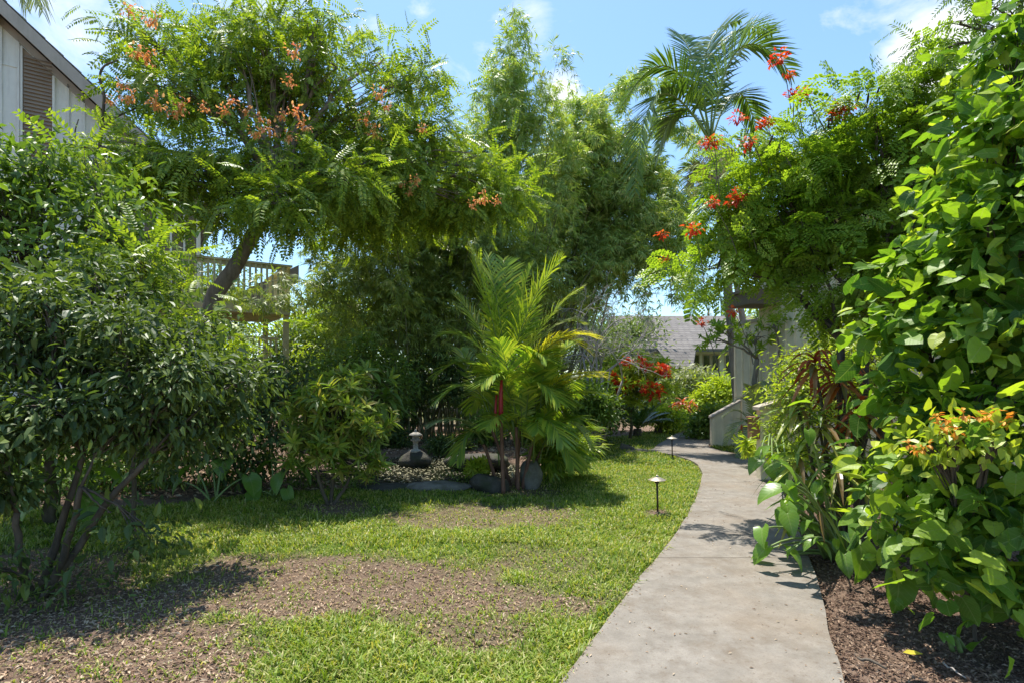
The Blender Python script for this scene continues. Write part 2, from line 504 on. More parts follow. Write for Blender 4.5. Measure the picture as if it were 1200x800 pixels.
def spray(n=7, w=.13, seed=0, spread=1.0, ll=.75):
    r = np.random.default_rng(seed); T, fs = leaf4(w, .02, .22); pr = []
    for i in range(n):
        a = (i / (n - 1) - .5) * 2.2 * spread
        d = np.array([math.cos(a), math.sin(a), r.normal() * .25 - .25])
        pr.append((T, fs, np.array([i * .06, 0, 0]), frame(d[None], [0, 0, 1])[0], ll * r.uniform(.7, 1.1)))
    return compose(pr)


def whorl(n=7, w=.3, seed=0, T=None, lift=.45):
    """rosette of leaves round the +Z... axis +X shoot"""
    r = np.random.default_rng(seed); T0, fs = T or leaf8(w); pr = []
    for i in range(n):
        a = i * 2.399
        d = np.array([lift + .5 * i / n, math.cos(a), math.sin(a)])
        pr.append((T0, fs, np.array([.25 * i / n, 0, 0]), frame(d[None], [1, 0.01, 0])[0], r.uniform(.8, 1.1)))
    return compose(pr)


# ------------------------------------------------------------------ crowns
def B(px, py, Z, rx, ry, rz=None, w=None):
    """ellipsoid lobe of a crown: centre by sight line and distance, radii in photo px at that distance"""
    a, b = rx / F * Z, ry / F * Z
    return (P(px, py, Z), np.array([a, rz if rz is not None else (a + b) / 2, b]), w if w is not None else a * b)


def clumps(blobs, n, rng, shell=0.45):
    w = np.array([b[2] for b in blobs]); w = w / w.sum()
    k = rng.choice(len(blobs), n, p=w)
    C = np.array([b[0] for b in blobs])[k]; Rd = np.array([b[1] for b in blobs])[k]
    d = nrm(rng.normal(size=(n, 3)))
    r = shell + (1 - shell) * rng.random(n) ** .6
    r *= 1 + rng.normal(size=n) * .1
    return C + d * Rd * r[:, None], nrm(d / Rd), k


def scatter(acc, tmpls, cl, out, per, cr, size, rng, droop=.3, flat=.7, spread=.7, outw=.5, upw=1.0, svar=.3):
    n = len(cl)
    base = np.repeat(cl, per, 0); o = np.repeat(out, per, 0)
    off = rng.normal(size=base.shape) * np.array([1, 1, flat])
    crr = np.repeat(cr * rng.uniform(.6, 1.4, n), per)
    pos = base + off * crr[:, None]
    d = nrm(off) * .7 + o * outw + rng.normal(size=base.shape) * spread + np.array([0, 0, -droop])
    up = np.array([0, 0, upw]) + o * .55 + rng.normal(size=base.shape) * .45
    Rm = frame(nrm(d), up)
    s = size * rng.uniform(1 - svar, 1 + svar, len(pos))
    pick = rng.integers(0, len(tmpls), len(pos))
    for i, (T, fs) in enumerate(tmpls):
        m = pick == i
        acc.inst(T, fs, pos[m], Rm[m], s[m])


def bez(p0, p1, p2, n=8):
    t = np.linspace(0, 1, n)[:, None]
    return (1 - t) ** 2 * p0 + 2 * t * (1 - t) * p1 + t * t * p2


def wob(pts, a, rng):
    pts = np.array(pts); k = len(pts)
    e = rng.normal(size=(k, 3)) * a; e[0] = 0; e[-1] = 0
    return pts + e


def limbs(acc, top, r0, blobs, cl, k, rng, every=1, twig_r=.006, rise=.35):
    """limbs from the trunk top into every lobe, then branchlets to the clumps"""
    for bi, b in enumerate(blobs):
        c = b[0]; L = np.linalg.norm(c - top)
        mid = top + (c - top) * .45 + np.array([0, 0, rise * L * .4]) + rng.normal(size=3) * L * .06
        line = wob(bez(top, mid, c, 9), L * .018, rng)
        acc.tube(line, np.linspace(r0 * .8, r0 * .2, 9), 6)
        idx = np.where(k == bi)[0][::every]
        for i in idx:
            s = line[rng.integers(3, 9)]; e = cl[i]; l2 = np.linalg.norm(e - s)
            m2 = (s + e) / 2 + np.array([0, 0, l2 * .15]) + rng.normal(size=3) * l2 * .08
            acc.tube(bez(s, m2, e, 5), np.linspace(max(twig_r * 1.5, r0 * .12), twig_r * .6, 5), 4, False)


def plant(name, label, cat, base, blobs, tm, mat, n, per, cr, size, seed, stems=None, stem_r=.03, bark='bark',
          every=2, twig_r=.005, group=None, trunk_name='trunk', leaf_name='foliage', shell=.45, limb=.6, **kw):
    rng = np.random.default_rng(seed)
    base = np.asarray(base, float)
    t = thing(name, label, cat, base, group)
    sh = cr * .9 + size * .45
    blobs = [(c, np.maximum(r - sh, r * .3), w) for c, r, w in blobs]
    cl, out, k = clumps(blobs, n, rng, shell)
    low = cl[:, 2] < .05
    cl[low, 2] = .05 + rng.random(low.sum()) * .2
    a = Acc(); scatter(a, tm, cl, out, per, cr, size, rng, **kw)
    obj(leaf_name, a, mat, t)
    w = Acc()
    if stems is None:
        zc = np.mean([b[0] for b in blobs], 0)
        top = base + (zc - base) * .45
        stems = [(top, range(len(blobs)))]
    for top, ids in stems:
        top = np.asarray(top, float); L = np.linalg.norm(top - base)
        j = rng.normal(size=3) * .1 * L; j[2] = 0
        b0 = base + np.array([rng.normal() * stem_r, rng.normal() * stem_r, -.05])
        w.tube(wob(bez(b0, (b0 + top) / 2 + j * .6, top, 9), L * .01, rng), np.linspace(stem_r * 1.25, stem_r * .8, 9), 8)
        ids = list(ids)
        kk = np.full(len(k), -1)
        for q, i in enumerate(ids): kk[k == i] = q
        limbs(w, top, stem_r * limb, [blobs[i] for i in ids], cl, kk, rng, every, twig_r)
    obj(trunk_name, w, M[bark], t, True)
    return t


# ------------------------------------------------------------------ palms
def frond(acc, rib, p0, p1, p2, n, ll, rng, droop=.5, w=.035, vang=.35, rib_r=.018, t0=.15, fwd=.75, sag=.25):
    pts = bez(p0, p1, p2, 16)
    rib.tube(pts, np.linspace(rib_r, rib_r * .25, 16), 6)
    tt = np.linspace(t0, .995, n)
    tan_all = nrm(np.gradient(pts, axis=0))
    sgrid = np.linspace(0, 1, 16)
    for sg in (-1, 1):
        t = np.clip(tt + rng.normal(size=n) * .004, 0, 1)
        p = np.stack([np.interp(t, sgrid, pts[:, i]) for i in range(3)], 1)
        d = nrm(np.stack([np.interp(t, sgrid, tan_all[:, i]) for i in range(3)], 1))
        side = np.cross(d, [0, 0, 1]); side = nrm(side + 1e-6)
        upv = np.cross(side, d)
        a = nrm(sg * side + upv * (vang + rng.normal(size=(n, 1)) * .08) + d * (fwd + .5 * t[:, None] + rng.normal(size=(n, 1)) * .07))
        L = ll * (np.sin(np.clip(t * .88 + .1, 0, 1) * math.pi) ** .55) * rng.uniform(.9, 1.08, n)
        g = np.array([0, 0, -1.0])
        cross = nrm(np.cross(a, upv))
        rows = []
        for (q, wd) in ((0, .5), (.35, 1), (.72, .75), (1, .06)):
            c = p + a * (L * q)[:, None] + g * (L * q ** 2 * (droop * (1 - .3 * t)))[:, None] * (1 - sag * q)
            hw = w * wd * .5
            rows.append((c - cross * hw, c + cross * hw))
        V = np.stack([x for r in rows for x in r], 1).reshape(-1, 3)
        fs = []
        for i in range(n):
            o = i * 8
            fs += [(o, o + 1, o + 3, o + 2), (o + 2, o + 3, o + 5, o + 4), (o + 4, o + 5, o + 7, o + 6)]
        acc.add(V, fs)


def add_frond(parent, mat, p0, p1, p2, n, ll, rng, **kw):
    a, rb = Acc(), Acc()
    frond(a, rb, np.asarray(p0, float), np.asarray(p1, float), np.asarray(p2, float), n, ll, rng, **kw)
    o = obj('frond', a, mat, parent)
    r = obj('midrib', rb, M['rachis'], o, True)
    return o


def strap(acc, p0, d, L, w, rng, droop=.6, n=6):
    """arching strap leaf"""
    d = nrm(d); side = nrm(np.cross(d, [0, 0, 1]) + 1e-6)
    t = np.linspace(0, 1, n)
    c = np.asarray(p0) + d[None] * (L * t)[:, None] + np.array([0, 0, -1.0])[None] * (L * droop * t ** 2)[:, None]
    hw = w * .5 * np.sin(np.clip(t * .9 + .12, 0, 1) * math.pi) ** .7
    fold = np.array([0, 0, .25])
    V = []; uv = []
    for i in range(n):
        V += [c[i] - side * hw[i] + fold * hw[i], c[i], c[i] + side * hw[i] + fold * hw[i]]
    fs = []
    for i in range(n - 1):
        o = i * 3
        fs += [(o, o + 1, o + 4, o + 3), (o + 1, o + 2, o + 5, o + 4)]
    acc.add(V, fs)


def rock(c, r, seed, flat=1.0):
    rng = np.random.default_rng(seed); a = Acc()
    nu, nv = 22, 14; V = []
    ph = rng.uniform(0, 6, 12); dirs = nrm(rng.normal(size=(12, 3)))
    cuts = nrm(rng.normal(size=(9, 3))); cd = rng.uniform(.72, .95, 9)
    for j in range(nv + 1):
        th = math.pi * j / nv
        for i in range(nu):
            p = 2 * math.pi * i / nu
            d = np.array([math.sin(th) * math.cos(p), math.sin(th) * math.sin(p), math.cos(th)])
            s = 1 + sum(.035 * math.sin(4 * (d @ dirs[q]) + ph[q]) for q in range(12))
            v = d * s
            for cc, dd in zip(cuts, cd):
                e = v @ cc - dd
                if e > 0: v = v - cc * e * .85
            V.append(np.asarray(c) + v * np.asarray(r))
    fs = []
    for j in range(nv):
        for i in range(nu):
            i2 = (i + 1) % nu
            fs.append((j * nu + i, (j + 1) * nu + i, (j + 1) * nu + i2, j * nu + i2))
    a.add(V, fs)
    return a


# ------------------------------------------------------------------ GROUND
def vnoise(x, y, s, seed=0):
    """cheap smooth value noise"""
    r = np.random.default_rng(seed); g = r.random((64, 64))
    x = np.asarray(x) * s; y = np.asarray(y) * s
    xi = np.floor(x).astype(int); yi = np.floor(y).astype(int)
    fx = x - xi; fy = y - yi
    fx = fx * fx * (3 - 2 * fx); fy = fy * fy * (3 - 2 * fy)
    q = lambda a, b: g[a % 64, b % 64]
    return (q(xi, yi) * (1 - fx) + q(xi + 1, yi) * fx) * (1 - fy) + (q(xi, yi + 1) * (1 - fx) + q(xi + 1, yi + 1) * fx) * fy


PL = [(560, 960), (620, 850), (658, 800), (702, 740), (745, 685), (785, 635), (808, 600), (820, 572), (822, 553), (812, 541), (790, 533.5), (766, 526.5), (786, 512), (805, 502), (813, 497)]
PR = [(1075, 960), (1010, 850), (990, 800), (972, 740), (958, 680), (941, 635), (926, 600), (916, 572), (910, 553), (895, 541), (866, 533.5), (832, 524), (833, 516), (823, 507), (819, 499)]


def smooth(pts, k=6):
    pts = np.asarray(pts, float); n = len(pts)
    e = np.concatenate([[2 * pts[0] - pts[1]], pts, [2 * pts[-1] - pts[-2]]])
    out = []
    for i in range(n - 1):
        p0, p1, p2, p3 = e[i:i + 4]
        for q in range(k):
            t = q / k
            out.append(.5 * (2 * p1 + (p2 - p0) * t + (2 * p0 - 5 * p1 + 4 * p2 - p3) * t * t + (3 * p1 - p0 - 3 * p2 + p3) * t ** 3))
    out.append(pts[-1])
    return np.array(out)


LE = smooth([[-.9, -3.0]] + [G(*p)[:2] for p in PL]); RE = smooth([[1.0, -3.0]] + [G(*p)[:2] for p in PR])
pr = np.random.default_rng(3)
LE[:, 0] += (vnoise(LE[:, 1], LE[:, 1] * 0, 3, 5) - .5) * .025
RE[:, 0] += (vnoise(RE[:, 1], RE[:, 1] * 0 + 9, 3, 6) - .5) * .025


def inpoly(x, y, poly):
    x = np.asarray(x); y = np.asarray(y); c = np.zeros(x.shape, bool); n = len(poly)
    for i in range(n):
        x1, y1 = poly[i]; x2, y2 = poly[(i + 1) % n]
        if y1 == y2: continue
        m = ((y1 > y) != (y2 > y)) & (x < (x2 - x1) * (y - y1) / (y2 - y1) + x1)
        c ^= m
    return c


pathpoly = np.concatenate([LE, RE[::-1]])
zt = .018
a = Acc(); n = len(LE)
V = np.concatenate([np.c_[LE, np.full(n, zt)], np.c_[RE, np.full(n, zt)], np.c_[LE, np.full(n, -.12)], np.c_[RE, np.full(n, -.12)]])
fs = []
for i in range(n - 1):
    fs += [(i, i + n, i + n + 1, i + 1), (i, i + 1, 2 * n + i + 1, 2 * n + i), (n + i + 1, n + i, 3 * n + i, 3 * n + i + 1)]
a.add(V, fs)
obj('path', a, M['concrete'], kind='structure')
a = Acc()
for poly in ([(868, 533.3), (890, 540), (990, 545), (1010, 536)], [(774, 528.6), (767, 526.2), (736, 525.5), (733, 529.5)]):
    V = [np.append(G(*p)[:2], zt - .005) for p in poly]; V += [np.append(v[:2], -.1) for v in V]
    a.add(V, [(0, 1, 2, 3), (0, 4, 5, 1), (1, 5, 6, 2), (2, 6, 7, 3), (3, 7, 4, 0)])
obj('side_path', a, M['concrete'], kind='structure')

a = Acc()
for jy in (1.2, 4.75, 8.3):
    xl = np.interp(jy, LE[:, 1], LE[:, 0]); xr = np.interp(jy, RE[:, 1], RE[:, 0]); k = 14
    xx = np.linspace(xl + .004, xr - .004, k); yy = jy + (vnoise(xx, xx * 0 + jy, 9, 8) - .5) * .012
    a.add(np.concatenate([np.c_[xx, yy, np.full(k, zt + .003)], np.c_[xx, yy + .006, np.full(k, zt + .003)]]), [(i, i + 1, i + 1 + k, i + k) for i in range(k - 1)])
obj('path_joints', a, simple('joint dirt', (.12, .10, .08), .95), kind='structure')

PC, PRD = np.array([-1.55, 10.0]), np.array([1.75, 2.05])       # pond
LAWN = [G(-250, 900)[:2], G(-200, 600)[:2], G(60, 592)[:2], G(150, 590)[:2], G(230, 586)[:2], G(300, 576)[:2], G(400, 574)[:2], G(470, 572)[:2], G(545, 570)[:2], G(600, 566)[:2],
        G(640, 552)[:2], G(655, 536)[:2], G(672, 520)[:2], G(690, 512)[:2], G(745, 508)[:2], G(790, 499)[:2], G(805, 494)[:2], G(813, 497)[:2]]
LAWN = np.array(LAWN + [p for p in LE[::-1] if p[1] > 0] + [[0, 1.2]])
STRIP = np.array([G(p, q)[:2] for p, q in ((868, 532.8), (834, 524.3), (836, 520), (900, 521), (900, 532))])


def to_px(x, y):
    y = np.maximum(y, .5)
    return 600 + x / y * F, HY + H * F / y


ELL = [(480, 692, 190, 38, .95), (330, 692, 190, 36, .95), (110, 765, 175, 85, 1.15), (40, 690, 150, 55, 1.1), (560, 604, 110, 17, .75), (540, 735, 90, 26, .8),
       (388, 594, 46, 9, .9), (600, 572, 55, 8, .7), (771, 602, 14, 4, 1.0), (640, 660, 60, 30, .5)]


def bare(x, y):
    px, py = to_px(x, y)
    n = (vnoise(x, y, 2.1, 1) - .5) * 1.0 + (vnoise(x, y, 6.5, 2) - .5) * .7 + (vnoise(x, y, 17, 3) - .5) * .5
    b = np.zeros_like(px)
    for cx, cy, rx, ry, s in ELL:
        d = np.sqrt(((px - cx) / rx) ** 2 + ((py - cy) / ry) ** 2)
        b = np.maximum(b, s * np.clip((1.25 - d + n * .55) / .5, 0, 1))
    return np.clip(b, 0, 1)


def is_lawn(x, y):
    return (inpoly(x, y, LAWN) | inpoly(x, y, STRIP)) & ~inpoly(x, y, pathpoly)


xs = np.concatenate([[-220, -120, -70, -40, -25, -16, -12, -10], np.arange(-8.5, 8.6, .1), [10, 12, 16, 25, 40, 70, 120, 220]])
ys = np.concatenate([[-60, -20, -8, -3, 0], np.arange(.8, 20.1, .1), [22, 25, 30, 40, 60, 100, 160, 260]])
X, Y = np.meshgrid(xs, ys, indexing='ij')
Zg = ((vnoise(X, Y, .9, 11) - .5) * .05 + (vnoise(X, Y, 4, 12) - .5) * .03 + (vnoise(X, Y, 11, 13) - .5) * .018) * (np.abs(X) < 9) - .012
pond_d = np.sqrt(((X - PC[0]) / PRD[0]) ** 2 + ((Y - PC[1]) / PRD[1]) ** 2) + (vnoise(X, Y, 1.3, 14) - .5) * .25
Zg -= .4 * np.clip((1.05 - pond_d) / .2, 0, 1)
inp = inpoly(X, Y, pathpoly)
Zg[inp] = np.minimum(Zg[inp], -.03)
# planting beds rise a little away from the lawn
Zg += .25 * np.clip((X * -1 - 3.2) / 3, 0, 1) * np.clip((Y - 7.5) / 3, 0, 1)
lawnv = is_lawn(X, Y) * (1 - bare(X, Y))
far = np.clip((Y - 18) / 6, 0, 1) * .7
lawnv = np.maximum(lawnv, far)
a = Acc(); nx, ny = X.shape
idx = np.arange(nx * ny).reshape(nx, ny)
q = np.stack([idx[:-1, :-1], idx[1:, :-1], idx[1:, 1:], idx[:-1, 1:]], -1).reshape(-1, 4)
a.v.append(np.stack([X, Y, Zg], -1).reshape(-1, 3)); a.l.append(q.ravel()); a.n = [4] * len(q); a.uv.append(np.zeros((len(q) * 4, 2))); a.c = nx * ny
go = obj('ground', a, M['ground'], smooth=True, kind='structure')
at = go.data.attributes.new('lawn', 'FLOAT', 'POINT')
at.data.foreach_set('value', lawnv.ravel().astype(np.float32))


def gz(x, y):
    xi = np.clip(np.searchsorted(xs, x) - 1, 0, nx - 2); yi = np.clip(np.searchsorted(ys, y) - 1, 0, ny - 2)
    fx = (x - xs[xi]) / (xs[xi + 1] - xs[xi]); fy = (y - ys[yi]) / (ys[yi + 1] - ys[yi])
    return (Zg[xi, yi] * (1 - fx) + Zg[xi + 1, yi] * fx) * (1 - fy) + (Zg[xi, yi + 1] * (1 - fx) + Zg[xi + 1, yi + 1] * fx) * fy


# pond water
a = Acc(); m = 48
ang = np.linspace(0, 2 * math.pi, m, endpoint=False)
a.add(np.c_[PC[0] + PRD[0] * 1.12 * np.cos(ang), PC[1] + PRD[1] * 1.12 * np.sin(ang), np.full(m, -.1)], [tuple(range(m))])
obj('pond', a, M['water'], kind='structure')

# grass: individual blades, denser near the eye
rg = np.random.default_rng(21)


def sample_ground(n, ymin, ymax, xr, power):
    u = rg.random(n); k = 1 - power
    y = (ymin ** k + u * (ymax ** k - ymin ** k)) ** (1 / k)
    x = rg.uniform(-1, 1, n) * xr(y)
    return x, y


def lay_grass(n, ymin, ymax, power, lmul, wmul, acc):
    x, y = sample_ground(n, ymin, ymax, lambda y: np.minimum(y * 1.15, 6.5), power)
    m = is_lawn(x + rg.normal(size=len(x)) * .022, y)
    x, y = x[m], y[m]
    b = bare(x, y)
    tuft = vnoise(x, y, 7, 31) * .6 + vnoise(x, y, 16, 32) * .4
    keep = rg.random(len(x)) < np.clip((1 - b) * (.35 + 1.1 * tuft), .06 + .12 * (tuft > .52), 1)
    x, y, b, tuft = x[keep], y[keep], b[keep], tuft[keep]
    k = len(x); z = gz(x, y)
    az = rg.uniform(0, 2 * math.pi, k)
    lean = rg.uniform(.35, 1.5, k)
    L = lmul * rg.uniform(.5, 1.25, k) * (.75 + .6 * tuft) * (1 - .4 * b)
    W = wmul * rg.uniform(.7, 1.3, k)
    hd = np.c_[np.cos(az), np.sin(az), np.zeros(k)]; sd = np.c_[-np.sin(az), np.cos(az), np.zeros(k)]
    p = np.c_[x, y, z - .004]; up = np.array([0, 0, 1.0])
    c1 = p + (hd * np.sin(lean * .55)[:, None] + up * np.cos(lean * .55)[:, None]) * (L * .55)[:, None]
    c2 = c1 + (hd * np.sin(lean * 1.1)[:, None] + up * np.cos(lean * 1.1)[:, None] * .7) * (L * .5)[:, None]
    hw = (W * .5)[:, None]
    V = np.stack([p - sd * hw * .7, p + sd * hw * .7, c1 + sd * hw, c1 - sd * hw, c2], 1).reshape(-1, 3)
    o = np.arange(k)[:, None] * 5 + acc.c
    Lp = np.concatenate([o + [[0, 1, 2, 3]], o + [[3, 2, 4]]], 1).ravel()
    acc.v.append(V); acc.l.append(Lp); acc.n.extend([4, 3] * k); acc.uv.append(np.zeros((7 * k, 2))); acc.c += 5 * k


a = Acc()
lay_grass(250000, 1.8, 5.5, 1.3, .062, .0072, a)
lay_grass(170000, 5.2, 10, 1.3, .055, .010, a)
lay_grass(90000, 9.5, 21, 1.4, .06, .017, a)
lay_grass(26000, 1.8, 7, 1.3, .10, .010, a)
obj('grass', a, M['grass'], kind='stuff')

# leaf litter on bare lawn, bark chips in beds
def flakes(acc, x, y, z, s, rng, tilt=.5, w=.45):
    k = len(x); T, fs = leaf4(w, .12, .05)
    d = np.c_[rng.normal(size=(k, 2)), rng.normal(size=k) * tilt * .5]
    up = np.c_[rng.normal(size=(k, 2)) * tilt, np.ones(k)]
    acc.inst(T, fs, np.c_[x, y, z], frame(nrm(d), up), s)


a = Acc()
x, y = sample_ground(150000, 1.8, 9, lambda y: np.minimum(y * 1.1, 6), 1.3)
m = is_lawn(x, y) & (rg.random(len(x)) < bare(x, y) * .95 + .03); x, y = x[m], y[m]
flakes(a, x, y, gz(x, y) + .005 + rg.random(len(x)) * .007, .009 + .038 * rg.random(len(x)) ** 2.2, rg, .45, .34)
a0 = a
k = 5000
y = 1.6 + 15 * rg.random(k) ** 1.6; f = rg.beta(.55, .55, k)
x = np.interp(y, LE[:, 1], LE[:, 0]) * (1 - f) + np.interp(y, RE[:, 1], RE[:, 0]) * f
m = (rg.random(k) < .16 + .5 * (np.abs(f - .5) > .47)); x, y = x[m], y[m]
flakes(a0, x, y, np.full(len(x), zt + .004), rg.uniform(.008, .03, len(x)), rg, .25, .35)
obj('leaf_litter', a0, M['litter'], kind='stuff')
a = Acc()
x = rg.uniform(.6, 6, 150000); y = 1.2 + 6.8 * rg.random(150000) ** 1.6
m = ~inpoly(x, y, pathpoly) & ~is_lawn(x, y) & (x > .2 * y) & (x < y * 1.2 + 1); x, y = x[m], y[m]
flakes(a, x, y, gz(x, y) + .004 + rg.random(len(x)) * .016, rg.uniform(.01, .038, len(x)), rg, .6, .42)
obj('bark_mulch', a, M['chips'], kind='stuff')
# flakes on the pond
a = Acc(); k = 2600
an = rg.uniform(0, 6.283, k); rr = np.sqrt(rg.random(k))
x = PC[0] + PRD[0] * rr * np.cos(an); y = PC[1] + PRD[1] * rr * np.sin(an)
flakes(a, x, y, np.full(k, -.094) + rg.random(k) * .006, rg.uniform(.03, .075, k), rg, .12, .5)
obj('floating_leaves', a, M['float'], kind='stuff')
# dark dead leaves and ground cover under the far trees
a = Acc(); k = 26000
x = rg.uniform(-9, 2, k); y = rg.uniform(7.3, 17, k)
pd = ((x - PC[0]) / PRD[0]) ** 2 + ((y - PC[1]) / PRD[1]) ** 2
m = ~is_lawn(x, y) & (pd > 1.15) & ~inpoly(x, y, pathpoly); x, y = x[m], y[m]
flakes(a, x, y, gz(x, y) + .015, rg.uniform(.04, .11, len(x)), rg, .6, .4)
obj('fallen_leaves', a, M['litter'], kind='stuff')


# ------------------------------------------------------------------ HOUSE at the left
def house_left():
    A = np.array([-11.56, 12.84, 0.0])
    Mx = np.array([[.82, -.572, 0], [.572, .82, 0], [0, 0, 1]])
    h = thing('house', 'two storey beige board and batten house with steep gable behind the flowering tree', 'house', A)
    zr = lambda x: 9.97 - .884 * x if x > -1.2 else 9.97 + .884 * 1.2 - .884 * (-1.2 - x)
    k = .28
    a = Acc()
    a.prism([(-7, 0), (4, 0), (4, zr(4) - k), (-1.2, zr(-1.2) - k), (-7, zr(-7) - k)], 8, Mx, A)
    for x in np.arange(-6.9, 4, .30):                      # battens, butted under the barge board
        if .36 < x < .98: continue
        a.box(x, -.035, 0.02, x + .045, -.001, zr(x) - k - .12, Mx, A)
    a.box(-6.9, -.02, 8.62, 0.36, -.002, 8.64, Mx, A)
    obj('wall', a, M['siding'], h)
    a = Acc()
    for x0, x1 in ((-1.2, 4.5), (-7.6, -1.2)):
        a.prism([(x0, zr(x0) - .14), (x1, zr(x1) - .14), (x1, zr(x1)), (x0, zr(x0))], 8.8, Mx, A + Mx @ np.array([0, -.4, 0]))
    n = 17                                                    # shingle courses stepping along the verge
    for i in range(n):
        x = -1.15 + i * 5.6 / n
        a.prism([(x, zr(x) + .003), (x + .34, zr(x + .34) + .003), (x + .34, zr(x + .34) + .045), (x, zr(x) + .022)], 8.7, Mx, A + Mx @ np.array([0, -.44, 0]))
    obj('roof', a, M['shingle'], h)
    a = Acc()
    for x0, x1 in ((-1.2, 4.5), (-7.6, -1.2)):
        a.prism([(x0, zr(x0) - .36), (x1, zr(x1) - .36), (x1, zr(x1) - .02), (x0, zr(x0) - .02)], .04, Mx, A + Mx @ np.array([0, -.442, 0]))
        a.prism([(x0, zr(x0) - .47), (x1, zr(x1) - .47), (x1, zr(x1) - .27), (x0, zr(x0) - .27)], .03, Mx, A + Mx @ np.array([0, -.035, 0]))
    a.box(-.15, -.42, 9.45, -.02, -.01, 9.75, Mx, A)
    obj('barge_board', a, M['trim'], h)
    a = Acc()
    a.prism([(.40, 6.2), (.93, 6.2), (.93, zr(.93) - .5), (.40, zr(.40) - .5)], .012, Mx, A + Mx @ np.array([0, -.014, 0]))
    z = 6.25
    T = np.array([[0, 0, 0]])
    while z < 8.95:
        V = np.array([[.42, -.015, z + .06], [.92, -.015, z + .06], [.92, -.055, z], [.42, -.055, z], [.42, -.015, z + .07], [.92, -.015, z + .07], [.92, -.055, z + .012], [.42, -.055, z + .012]])
        a.add(V @ Mx.T + A, [(0, 1, 2, 3), (7, 6, 5, 4), (3, 2, 6, 7), (0, 3, 7, 4), (1, 5, 6, 2)])
        z += .085
    f = obj('louvered_shutter', a, M['louvre'], h)
    a = Acc(); a.box(.36, -.06, 6.2, .40, -.001, zr(.4) - .5, Mx, A); a.box(.93, -.06, 6.2, .975, -.001, zr(.97) - .5, Mx, A)
    obj('shutter_frame', a, M['siding'], f)
    # dark panel on the wall, painting in the brown shade behind the balcony
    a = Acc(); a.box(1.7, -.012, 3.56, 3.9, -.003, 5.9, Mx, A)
    o = obj('painted_shade', a, M['darkwood_shade'], h)
    # balcony
    a = Acc(); a.box(1.5, -1.45, 3.42, 5.9, 1.2, 3.55, Mx, A)
    for y in np.arange(-1.35, 1.2, .28): a.box(1.52, y, 3.22, 5.86, y + .05, 3.418, Mx, A)
    a.box(1.5, -1.49, 3.2, 5.92, -1.452, 3.56, Mx, A); a.box(5.902, -1.45, 3.2, 5.94, 1.2, 3.56, Mx, A)
    deck = obj('balcony', a, M['wood'], h)
    a = Acc()
    a.box(1.5, -1.52, 4.46, 5.98, -1.36, 4.51, Mx, A); a.box(5.83, -1.355, 4.46, 5.98, 1.2, 4.51, Mx, A)
    a.box(1.5, -1.47, 4.36, 5.85, -1.42, 4.455, Mx, A)
    for x in np.arange(1.55, 5.8, .135): a.box(x, -1.5, 3.3, x + .05, -1.472, 4.455, Mx, A)
    for y in np.arange(-1.3, 1.15, .135): a.box(5.942, y, 3.3, 5.968, y + .05, 4.455, Mx, A)
    obj('railing', a, M['wood'], deck)
    for x, y in ((5.78, -1.44), (3.3, -1.44), (5.78, 1.05)):
        a = Acc(); a.box(x, y, -.1, x + .13, y + .13, 3.19 if y > 0 else 3.19, Mx, A)
        obj('balcony_post', a, M['wood'], h)
    a = Acc()
    a.box(2.5, -1.2, 2.57, 5.7, -1.06, 2.63, Mx, A); a.box(2.5, -1.17, 1.75, 5.7, -1.1, 1.82, Mx, A)
    for x in np.arange(2.55, 5.65, .14): a.box(x, -1.16, 1.83, x + .05, -1.12, 2.565, Mx, A)
    a.box(2.5, -1.2, 1.4, 5.75, 1, 1.6, Mx, A)
    obj('lower_railing', a, M['wood'], h)
    # sloping stair parapet behind the rail
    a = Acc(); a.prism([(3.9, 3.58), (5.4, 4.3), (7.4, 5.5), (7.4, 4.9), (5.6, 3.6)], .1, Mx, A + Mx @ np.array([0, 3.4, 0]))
    obj('stair_parapet', a, M['darkwood_shade'], h)


house_left()


